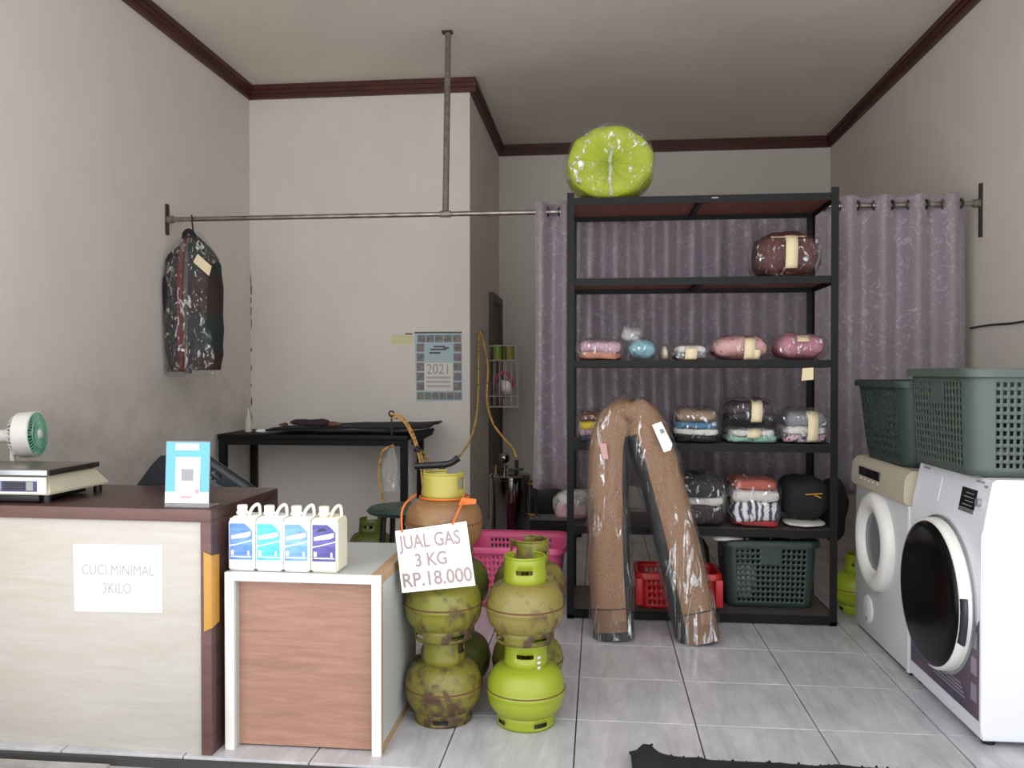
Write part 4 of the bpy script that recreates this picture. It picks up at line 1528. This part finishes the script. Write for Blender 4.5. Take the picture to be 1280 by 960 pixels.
for sgn, rng in ((0, range(L)), (1, range(L - 1, -1, -1))):
    for zt in (0.122, 0.098):
        idx = next(i for i in rng if path[i].z >= zt)
        ring = carpet_ring(idx, 0.002)
        c0 = path[idx]
        bm = B()
        pts = [q for q in ring if q.y < c0.y + .02]
        pts.sort(key=lambda q: q.x)
        tube(bm, pts, 0.003, 5)
        obj('border_line', bm, 'carpet_line', cr)
bm = B()
rings = [[bm.verts.new(q) for q in carpet_ring(i, 0.010, 0.014)] for i in range(L)]
for i in range(L - 1):
    for k in range(NS):
        bm.faces.new((rings[i][k], rings[i][(k + 1) % NS], rings[i + 1][(k + 1) % NS], rings[i + 1][k]))
obj('plastic_wrap', bm, 'film_carpet', t, ang=180)
bm = B()
v = [(0.237, 3.735, 0.952), (0.277, 3.728, 0.968), (0.325, 3.722, 0.868), (0.318, 3.718, 0.842), (0.288, 3.722, 0.832)]
bm.faces.new([bm.verts.new(p) for p in v])
obj('paper_tag', bm, 'paper', t, False, solid=.001)
bm = B()
v = [(0.268, 3.7245, 0.932), (0.284, 3.7215, 0.938), (0.292, 3.7215, 0.920), (0.277, 3.724, 0.914)]
bm.faces.new([bm.verts.new(p) for p in v])
obj('tag_print', bm, 'card_grey', t, False, solid=.0008)
bm = B()
v = [(0.006, 3.735, 0.865), (0.034, 3.727, 0.870), (0.045, 3.722, 0.80), (0.02, 3.722, 0.80)]
bm.faces.new([bm.verts.new(p) for p in v])
obj('paper_tag', bm, 'cloth_blush', t, False, solid=.001)

# ------------------------------------------------------------------ clothes rail, hanger pole, curtains
RY, RZ = 4.55, 2.062
t = thing('clothes_rail', 'long steel rail spanning the room between both side walls', 'rail', (-0.25, RY, RZ))
bm = B()
tube(bm, [(XL + .012, RY, RZ), (XR - .012, RY, RZ)], 0.0135, 14)
obj('pipe', bm, 'steel_pipe', t)
for x, sx in ((XL, 1), (XR, -1)):
    z0, z1 = (1.975, 2.15) if sx > 0 else (1.888, 2.165)
    bm = B()
    box(bm, min(x + sx * .001, x + sx * .012), max(x + sx * .001, x + sx * .012), RY - .014, RY + .014, z0, z1, 0, .001)
    br = obj('wall_bracket', bm, 'dark_metal', t, False)
    bm = B()
    lathe(bm, [(.022, 0), (.022, .03), (.0145, .032), (0, .032)], (x + sx * .012, RY, RZ), 16, axis=(sx, 0, 0))
    obj('socket', bm, 'tarnished_pipe', br)
t = thing('ceiling_pole', 'thin steel pole from the ceiling holding up the clothes rail', 'pole', (-0.842, RY, RZ))
bm = B()
tube(bm, [(-0.842, RY, RZ + .012), (-0.889, 4.895, ZC - .01)], 0.0175, 14)
obj('pipe', bm, 'tarnished_pipe', t)
bm = B()
tube(bm, [(-0.872, RY, RZ), (-0.812, RY, RZ)], 0.0185, 14)
obj('clamp', bm, 'tarnished_pipe', t)
bx('ceiling_plate', t, 'dark_metal', -0.925, -0.862, 4.875, 4.915, ZC - .012, ZC - .0005, .001)


def curtain(label, x0, x1, per, amp, z0, seed, ph):
    t = thing('curtain', label, 'curtain', ((x0 + x1) / 2, RY, z0), 'mauve curtains on the rail')
    w = x1 - x0
    nu = int(w / 0.010)
    zs = [2.112, 2.09, 2.05, 2.0, 1.9, 1.75, 1.55, 1.3, 1.05, 0.8, z0 + .06, z0]
    nv = len(zs) - 1
    def f(i, j):
        u = i / nu
        x = x0 + w * u
        z = zs[j]
        k = (2.11 - z) / 1.5
        a_ = amp * (1 - .25 * k) * (0.9 + .3 * noise.noise(Vector((x * 3, seed, z * .6))))
        y = RY + a_ * math.sin(2 * PI * x / per + ph + .7 * k * noise.noise(Vector((x * 2.2, seed + 3, z * .8))))
        y += .012 * k * noise.noise(Vector((x * 14, z * 1.5, seed)))
        return (x + .02 * k * noise.noise(Vector((x * 5, seed, z))), y, z + .012 * (j == nv) * math.sin(x * 9))
    bm = B()
    sheet(bm, f, nu, nv)
    obj('cloth', bm, 'curtain_mauve', t, ang=180, solid=.0015)
    n0 = math.ceil((x0 * 2 / per) + ph / PI)
    n1 = math.floor((x1 * 2 / per) + ph / PI)
    for n in range(n0, n1 + 1):
        x = (n - ph / PI) * per / 2
        bm = B()
        lathe(bm, [(.0155, -.005), (.026, -.005), (.028, 0), (.026, .005), (.0155, .005), (.0155, -.005)], (x, RY, RZ), 24, axis=(1, .5 * (-1) ** n, 0))
        obj('eyelet', bm, 'chrome', t)
    return t


curtain('mauve patterned eyelet curtain bunched at the alcove, left half behind the rack', -0.345, 0.66, 0.135, 0.052, 0.555, 1, 0.4)
curtain('mauve patterned eyelet curtain reaching from behind the rack to the right wall', 0.648, 1.905, 0.172, 0.050, 0.555, 2, 0.9)

# ------------------------------------------------------------------ jacket on the rail
t = thing('jacket', 'dark plaid jacket with red piping hung in a plastic garment cover', 'jacket', (-2.305, RY, 1.17))
def loft(bm, secs, n=28, m=0, e=.8, amp=.0, fr=12, cap=True):
    def f(i, j):
        a_ = 2 * PI * i / n
        cx_, cy_, z, rx, ry = secs[j]
        p = Vector((cx_ + spow(math.cos(a_), e) * rx, cy_ + spow(math.sin(a_), e) * ry, z))
        if amp:
            k = noise.noise(p * fr) * amp
            p += Vector((math.cos(a_) * k, math.sin(a_) * k, 0))
        return p
    sheet(bm, f, n, len(secs) - 1, wrap=True)
    if cap:
        bm.faces.new([bm.verts.new(f(i, 0)) for i in range(n)])
        bm.faces.new([bm.verts.new(f(i, len(secs) - 1)) for i in range(n)])
def fine(secs, k=3):
    P = [Vector(s[:3]) for s in secs]
    Q = [Vector((s[3], s[4], 0)) for s in secs]
    return [(a_.x, a_.y, a_.z, b2.x, b2.y) for a_, b2 in zip(spline(P, k), spline(Q, k))]
bm = B()
loft(bm, fine([(-2.245, RY, 1.20, .095, .085), (-2.24, RY, 1.35, .100, .09), (-2.238, RY, 1.60, .100, .09), (-2.245, RY, 1.80, .092, .08), (-2.275, RY, 1.90, .062, .06), (-2.305, RY, 1.965, .034, .04)]), amp=.012)
obj('body', bm, 'cloth_plaid', t, ang=180)
bm = B()
loft(bm, fine([(-2.388, RY - .02, 1.19, .052, .06), (-2.395, RY - .02, 1.40, .060, .07), (-2.398, RY - .02, 1.65, .060, .07), (-2.392, RY - .02, 1.82, .052, .06), (-2.36, RY - .01, 1.90, .035, .045), (-2.325, RY, 1.955, .02, .03)]), amp=.014)
obj('sleeve', bm, 'cloth_black', t, ang=180)
bm = B()
loft(bm, fine([(-2.345, RY - .05, 1.20, .018, .03), (-2.345, RY - .055, 1.50, .019, .035), (-2.348, RY - .05, 1.78, .017, .03), (-2.335, RY - .03, 1.92, .012, .02), (-2.318, RY - .02, 1.96, .01, .015)]), amp=.004)
obj('red_piping', bm, 'cloth_redbrown', t, ang=180)
bm = B()
loft(bm, fine([(-2.308, RY - .055, 1.18, .017, .025), (-2.308, RY - .06, 1.5, .018, .03), (-2.31, RY - .05, 1.8, .017, .03), (-2.306, RY - .03, 1.95, .012, .02)]), amp=.004)
obj('grey_placket', bm, 'cloth_ash', t, ang=180)
bm = B()
tube(bm, spline([(-2.34, RY - .03, 1.945), (-2.325, RY - .05, 1.975), (-2.30, RY - .05, 1.985), (-2.275, RY - .04, 1.955), (-2.262, RY - .03, 1.92)], 5), .015, 8)
obj('collar', bm, 'cloth_black', t)
bm = B()
secs = fine([(-2.300, RY, 1.165, .140, .10), (-2.302, RY, 1.22, .146, .115), (-2.302, RY, 1.5, .152, .12), (-2.304, RY, 1.78, .145, .11), (-2.306, RY, 1.90, .105, .08), (-2.305, RY, 1.975, .05, .05), (-2.304, RY, 1.995, .02, .02)], 5)
loft(bm, secs, 44, 0, .8, .022, 15, False)
obj('garment_cover', bm, 'film', t, ang=180)
bm = B()
prism(bm, [(-2.242, 1.80), (-2.216, 1.845), (-2.135, 1.775), (-2.150, 1.722)], 'y', RY - .124, RY - .1225)
obj('paper_tag', bm, 'paper_cream', t, False)
t = thing('coat_hanger', 'black wire coat hanger hooked over the rail', 'hanger', (-2.30, RY, 1.98))
bm = B()
tube(bm, spline([(-2.318, RY + .02, 2.058), (-2.312, RY, 2.083), (-2.302, RY - .018, 2.07), (-2.30, RY - .016, 2.03), (-2.30, RY, 1.975)], 6), .0045, 8)
obj('hook', bm, 'black_plastic', t)
bm = B()
tube(bm, [(-2.37, RY, 1.915), (-2.30, RY, 1.975), (-2.23, RY, 1.915)], .006, 8)
obj('shoulder_bar', bm, 'black_plastic', t)

# ------------------------------------------------------------------ ironing table and what is on it
t = thing('ironing_table', 'long black metal table against the projecting wall', 'table', (-1.80, 5.37, 0))
bx('tabletop', t, 'rack_black', -2.43, -1.185, 5.10, 5.63, 0.760, 0.792, .003)
for x in (-2.42, -1.235):
    for y in (5.105, 5.585):
        bx('leg', t, 'rack_black', x, x + .042, y, y + .042, 0.001, 0.760)
bx('apron', t, 'rack_black', -2.378, -1.235, 5.108, 5.13, 0.725, 0.760)
t = thing('ironing_pad', 'black padded ironing blanket drooping over the table right end', 'pad', (-1.55, 5.35, 0.794))
bm = B()
def pf(i, j):
    x = -2.12 + i * (1.06 / 40)
    y = 5.13 + j * (0.46 / 10)
    z = .808 + .026 * math.sin(PI / 2 * min(1, (i + 1) / 26)) * (.7 + .3 * j / 10) + .008 * noise.noise(Vector((x * 6, y * 6, 0)))
    if x > -1.24:
        z += .012 * (x + 1.24) / .18
    return (x, y, z + .008)
sheet(bm, pf, 40, 10)
obj('blanket', bm, 'black_cloth', t, ang=180, solid=.012, so=0)
bm = B()
def flp(i, j):
    return (-1.166 + i * .024 + .008 * math.sin(j * 2), 5.15 + i * .012, .815 - j * .028 * (1 - .10 * i) + i * .004)
sheet(bm, flp, 5, 3)
obj('flap', bm, 'black_cloth', t, ang=180, solid=.02)
t = thing('spray_bottle', 'slim white nozzle bottle at the left end of the ironing table', 'bottle', (-2.315, 5.32, .793))
bm = B()
lathe(bm, [(0, 0), (.022, 0), (.023, .01), (.021, .08), (.010, .11), (.006, .15), (.003, .165), (0, .166)], (-2.315, 5.32, .793), 18)
obj('body', bm, 'wire_white', t)
lump('cloth_roll', 'dark maroon folded cloth on the ironing table', (-1.85, 5.19, .864), (.13, .045, .022), 'cloth_plum', 2, .010, 'cloth', 'cloths on the ironing table')
lump('cloth_scrap', 'pink cloth scrap at the right of the maroon cloth', (-1.675, 5.17, .856), (.04, .025, .013), 'cloth_brown', 3, .010, 'cloth', 'cloths on the ironing table')
lump('cloth_scrap', 'dull pink cloth scrap at the left of the maroon cloth', (-2.02, 5.17, .852), (.03, .025, .012), 'cloth_brown', 4, .010, 'cloth', 'cloths on the ironing table')
lump('paper_scrap', 'small white crumpled wrapper on the ironing table', (-2.17, 5.20, .8085), (.045, .03, .014), 'paper', 5, .008, 'paper', 'cloths on the ironing table')
t = thing('hose_hook', 'rusty eye hook on the ironing table edge holding the hose', 'hook', (-1.285, 5.088, .80))
bm = B()
tube(bm, [(-1.285, 5.088, .795), (-1.285, 5.088, .915)], .006, 8)
obj('shank', bm, 'dark_metal', t)
bm = B()
tube(bm, [(-1.285 + .016 * math.cos(k * PI / 8), 5.088, .93 + .016 * math.sin(k * PI / 8)) for k in range(16)], .005, 7, closed=True)
obj('eye', bm, 'dark_metal', t)


def hose(label, pts, r=.0072):
    bm = B()
    tube(bm, spline(pts, 7), r, 9)
    return tag(obj('gas_hose', bm, 'hose_yellow', None), label, 'hose', 'yellow gas hoses')


hose('yellow braided hose looping under the ironing table', [(-1.265, 5.06, .735), (-1.335, 5.055, .693), (-1.356, 5.05, .569), (-1.349, 5.05, .469), (-1.325, 5.045, .38), (-1.345, 5.035, .305)])
hose('yellow braided hose arching from the table hook down to the floor', [(-1.285, 5.065, .925), (-1.24, 5.062, .925), (-1.20, 5.06, .902), (-1.146, 5.06, .817), (-1.104, 5.04, .721), (-1.065, 5.0, .627), (-1.053, 5.0, .45), (-1.07, 5.0, .2), (-1.15, 4.98, .015)])
hose('second yellow hose strand beside the arching one', [(-1.275, 5.045, .905), (-1.225, 5.042, .905), (-1.185, 5.04, .87), (-1.135, 5.035, .775), (-1.10, 5.015, .69), (-1.075, 4.985, .60), (-1.065, 4.975, .45), (-1.09, 4.975, .2), (-1.18, 4.95, .015)])
hose('orange-yellow hose hanging in a long loop from the alcove wall to the boiler', [(-1.095, 5.08, .705), (-1.04, 5.10, .618), (-.974, 5.16, .588), (-.921, 5.3, .615), (-.862, 5.5, .72), (-.84, 5.68, .86), (-.845, 5.82, 1.05), (-.855, 5.92, 1.30), (-.867, 6.0, 1.45), (-.860, 6.02, 1.487), (-.845, 6.0, 1.46), (-.815, 5.95, 1.365), (-.785, 5.9, 1.22), (-.778, 5.8, .994), (-.713, 5.6, .849), (-.613, 5.4, .756), (-.535, 5.2, .712), (-.502, 5.1, .66)], .0072)
t = thing('wall_hook', 'small nail hook in the alcove wall carrying the hose', 'hook', (XS, 6.02, 1.47))
bm = B()
tube(bm, [(XS + .001, 6.02, 1.474), (XS + .04, 6.02, 1.472), (XS + .045, 6.02, 1.49)], .004, 7)
obj('nail', bm, 'dark_metal', t)
bm = B()
tube(bm, [(-1.122, 5.028, .722), (-1.088, 5.028, .702)], .019, 10)
tag(obj('cable_tie', bm, 'black_plastic', None), 'black tie binding the yellow hoses', 'tie')
t = thing('hanging_bag', 'cloudy grey plastic bag hanging under the ironing table', 'bag', (-1.30, 5.12, .43))
bm = B()
loft(bm, fine([(-1.304, 5.15, .432, .050, .012), (-1.306, 5.15, .50, .058, .022), (-1.307, 5.15, .60, .055, .022), (-1.304, 5.15, .67, .035, .016), (-1.294, 5.14, .722, .015, .01)]), amp=.008)
obj('bag', bm, 'film_cloudy', t, ang=180)

# ------------------------------------------------------------------ steam boiler
t = thing('steam_boiler', 'chrome cylindrical steam boiler with top valve and side gauge', 'boiler', (-0.535, 5.10, 0))
bm = B()
lathe(bm, [(0, 0.04), (.120, 0.04), (.124, .05), (.124, .53), (.128, .535), (.128, .55), (.118, .562), (.05, .572), (0, .573)], (-0.542, 5.10, 0), 48)
obj('tank', bm, 'chrome', t, ang=30)
bm = B()
lathe(bm, [(0, .57), (.012, .57), (.012, .60), (.022, .605), (.022, .614), (.010, .618), (.010, .63), (.030, .645), (.034, .665), (.026, .688), (.012, .694), (0, .694)], (-0.573, 5.06, 0), 24)
obj('pressure_valve', bm, 'chrome', t, ang=50)
bm = B()
tube(bm, [(-.502, 5.10, .57), (-.502, 5.10, .648)], .012, 10)
obj('hose_fitting', bm, 'black_plastic', t)
bm = B()
tube(bm, [(-.545, 5.06, .592), (-.455, 5.05, .596)], .009, 8)
obj('valve_lever', bm, 'black_plastic', t)
bm = B()
tube(bm, [(-.625, 5.06, .56), (-.625, 5.06, .618)], .007, 8)
obj('safety_pin', bm, 'brass', t)
gz = obj_g = None
bm = B()
tube(bm, [(-.378, 5.06, .535), (-.378, 5.06, .295)], .009, 10)
gz = obj('sight_gauge', bm, 'black_plastic', t)
for z_ in (.505, .315):
    bm = B()
    tube(bm, [(-.425, 5.08, z_), (-.378, 5.06, z_)], .009, 8)
    obj('gauge_fitting', bm, 'brass', gz)
bm = B()
tube(bm, [(-.395, 5.03, .31), (-.350, 5.01, .31)], .005, 8)
obj('gauge_tap', bm, 'chrome', gz)
for k in range(3):
    a_ = k * 2 * PI / 3 + .5
    bm = B()
    tube(bm, [(-0.542 + .10 * math.cos(a_), 5.10 + .10 * math.sin(a_), .045), (-0.542 + .125 * math.cos(a_), 5.10 + .125 * math.sin(a_), .001)], .011, 8)
    obj('leg', bm, 'black_plastic', t)
t = thing('storage_box', 'black storage box on the floor by the recess wall', 'box', (-0.46, 7.1, 0))
bx('box', t, 'black_plastic', -.60, -.30, 6.95, 7.25, .001, .22, .01)
bx('lid', t, 'black_plastic', -.61, -.29, 6.94, 7.26, .22, .25, .008)
bm = B()
box(bm, -.72, -.12, 6.0, 6.55, .0005, .022, 0, .008)
tag(obj('floor_mat', bm, 'black_cloth', None), 'black mat lying on the alcove floor', 'mat')

# ------------------------------------------------------------------ things on the walls
t = thing('wall_calendar', 'photo-bordered 2021 wall calendar on the projecting wall', 'calendar', (-1.10, YB - .004, .99))
bm = B()
prism(bm, [(-1.262, .988), (-.936, .994), (-.941, 1.468), (-1.273, 1.460)], 'y', YB - .005, YB - .002)
sh = obj('sheet', bm, 'calendar_blue', t, False)
bx('page', sh, 'calendar_cream', -1.205, -1.005, YB - .0062, YB - .005, 1.06, 1.255)
def cpho(x, z, w, h):
    bx('photo', sh, 'calendar_photo', x, x + w, YB - .0068, YB - .005, z, z + h)
for k in range(5):
    cpho(-1.258, 1.065 + k * .067, .052, .055)
    cpho(-.998, 1.065 + k * .067, .054, .055)
for k in range(6):
    cpho(-1.255 + k * .0525, 1.00, .048, .05)
for k in range(5):
    cpho(-1.252 + k * .062, 1.398, .056, .05)
text('year', '2021', .10, sh, 'card_grey', facing_front(-1.105, YB - .0066, 1.208), .85)
for k in range(3):
    bx('month_line', sh, 'ink_faint', -1.19, -1.02, YB - .0066, YB - .005, 1.085 + k * .03, 1.10 + k * .03)
for xa, xb, z_ in ((-1.14, -1.06, 1.362), (-1.16, -1.05, 1.342), (-1.17, -1.09, 1.318), (-1.07, -1.03, 1.352)):
    bx('title_line', sh, 'ink_dark', xa, xb, YB - .0064, YB - .005, z_, z_ + .012)
bx('hanging_bar', t, 'ink_dark', -1.273, -.941, YB - .007, YB - .001, 1.460, 1.470)
t = thing('wall_note', 'yellowed paper note stuck left of the calendar', 'note', (-1.36, YB - .003, 1.385))
bx('sheet', t, 'note_yellow', -1.438, -1.287, YB - .003, YB - .001, 1.385, 1.452)
bx('printed_strip', t, 'ink_dark', -1.34, -1.29, YB - .0036, YB - .0025, 1.452, 1.462)

t = thing('wire_rack', 'small white wire rack hung in the alcove by the door', 'rack', (-.755, 6.60, .93))
bx('wall_arm', t, 'wire_white', XS + .001, -.868, 6.645, 6.655, 1.36, 1.37)
bm = B()
WRY = 6.66
x0, x1, y0, y1 = -.872, -.640, WRY - .12, WRY - .008
for z_ in (.915, 1.0, 1.285, 1.40):
    pts = [(x0, y0, z_), (x1, y0, z_), (x1, y1, z_), (x0, y1, z_)]
    bm = B()
    tube(bm, pts, .0045, 6, closed=True)
    obj('rim_wire', bm, 'wire_white', t)
for k in range(6):
    x = x0 + (x1 - x0) * k / 5
    bm = B()
    tube(bm, [(x, y1, 1.40 if k in (0, 5) else 1.285), (x, y1, .915), (x, y0, .915), (x, y0, 1.40 if k in (0, 5) else 1.285)], .0035, 6)
    obj('wire', bm, 'wire_white', t)
bm = B()
for k in range(5):
    y = y0 + (y1 - y0) * k / 4
    tube(bm, [(x0, y, 1.285), (x1, y, 1.285)], .003, 6)
obj('shelf_wire', bm, 'wire_white', t)
for k, (x, m, lab) in enumerate(((-.802, 'cup_green', 'light green cup on the wire rack'), (-.702, 'cup_olive', 'mustard cup on the wire rack'), (-.750, 'gas_green', 'dark green cup between the two others on the wire rack'))):
    bm = B()
    yy = WRY - .065 + (.025 if k == 2 else 0)
    lathe(bm, [(0, 0), (.032 if k < 2 else .018, 0), (.036 if k < 2 else .019, .12), (.033 if k < 2 else .016, .12), (.029 if k < 2 else .015, .006), (0, .006)], (x, yy, 1.2895), 20)
    tag(obj('cup', bm, m, None), lab, 'cup', 'cups on the wire rack')
bm = B()
tube(bm, [(-.752 + .075 * math.cos(k * PI / 14), WRY - .06, 1.09 + .12 * math.sin(k * PI / 14) - .02) for k in range(15)], .012, 8)
tag(obj('pink_strap', bm, 'basket_pink', None), 'pink curved brush handle inside the wire rack', 'brush')
bm = B()
lathe(bm, [(0, 0), (.07, 0), (.075, .01), (.02, .02), (0, .02)], (-.752, WRY - .09, 1.055), 24, axis=(0, -1, 0))
tag(obj('tin_lid', bm, 'scale_plate', None), 'round grey metal lid standing in the wire rack', 'lid')
bm = B()
tube(bm, spline([(XR - .006, 4.66, 1.422), (XR - .006, 4.45, 1.426), (XR - .006, 4.2, 1.421), (XR - .006, 3.9, 1.428), (XR - .006, 3.5, 1.424), (XR - .006, 3.0, 1.43)], 6), .0055, 7)
tag(obj('wall_cable', bm, 'dark_metal', None), 'thin dark cable running along the right wall', 'cable')

# ------------------------------------------------------------------ doormat in front
t = thing('doormat', 'crumpled black rag mat at the front edge of the floor', 'mat', (0.75, 2.50, 0))
bm = B()
def mf(i, j):
    x = 0.10 + i * .02
    v = j / 8
    far = 2.572 - .025 * min(1, i / 12) + (.03 if 1 < i < 4 else 0) + .012 * noise.noise(Vector((x * 18, 0, 3))) + .03 * max(0, x - .9)
    y = 2.405 + (far - 2.405) * v
    hump = .035 * math.exp(-((i - 2.5) / 3) ** 2) + .010
    z = .012 + hump * math.sin(PI * min(1, v * 1.0)) * .8 + .008 * noise.noise(Vector((x * 12, y * 12, 1)))
    if j == 8:
        z = .006 + .02 * math.exp(-((i - 2.5) / 2) ** 2)
    return (x, y, max(z, .007))
sheet(bm, mf, 66, 8)
obj('mat', bm, 'black_cloth', t, ang=180, solid=.012, so=0)
random.seed(9)
bm = B()
for k in range(46):
    x = 0.11 + k * .028
    i = int((x - .10) / .02)
    p = Vector(mf(min(i, 65), 8))
    tube(bm, [p, p + Vector((random.uniform(-.01, .01), random.uniform(.006, .016), -.001 + random.uniform(0, .008)))], .004, 5)
obj('fringe', bm, 'black_cloth', t)
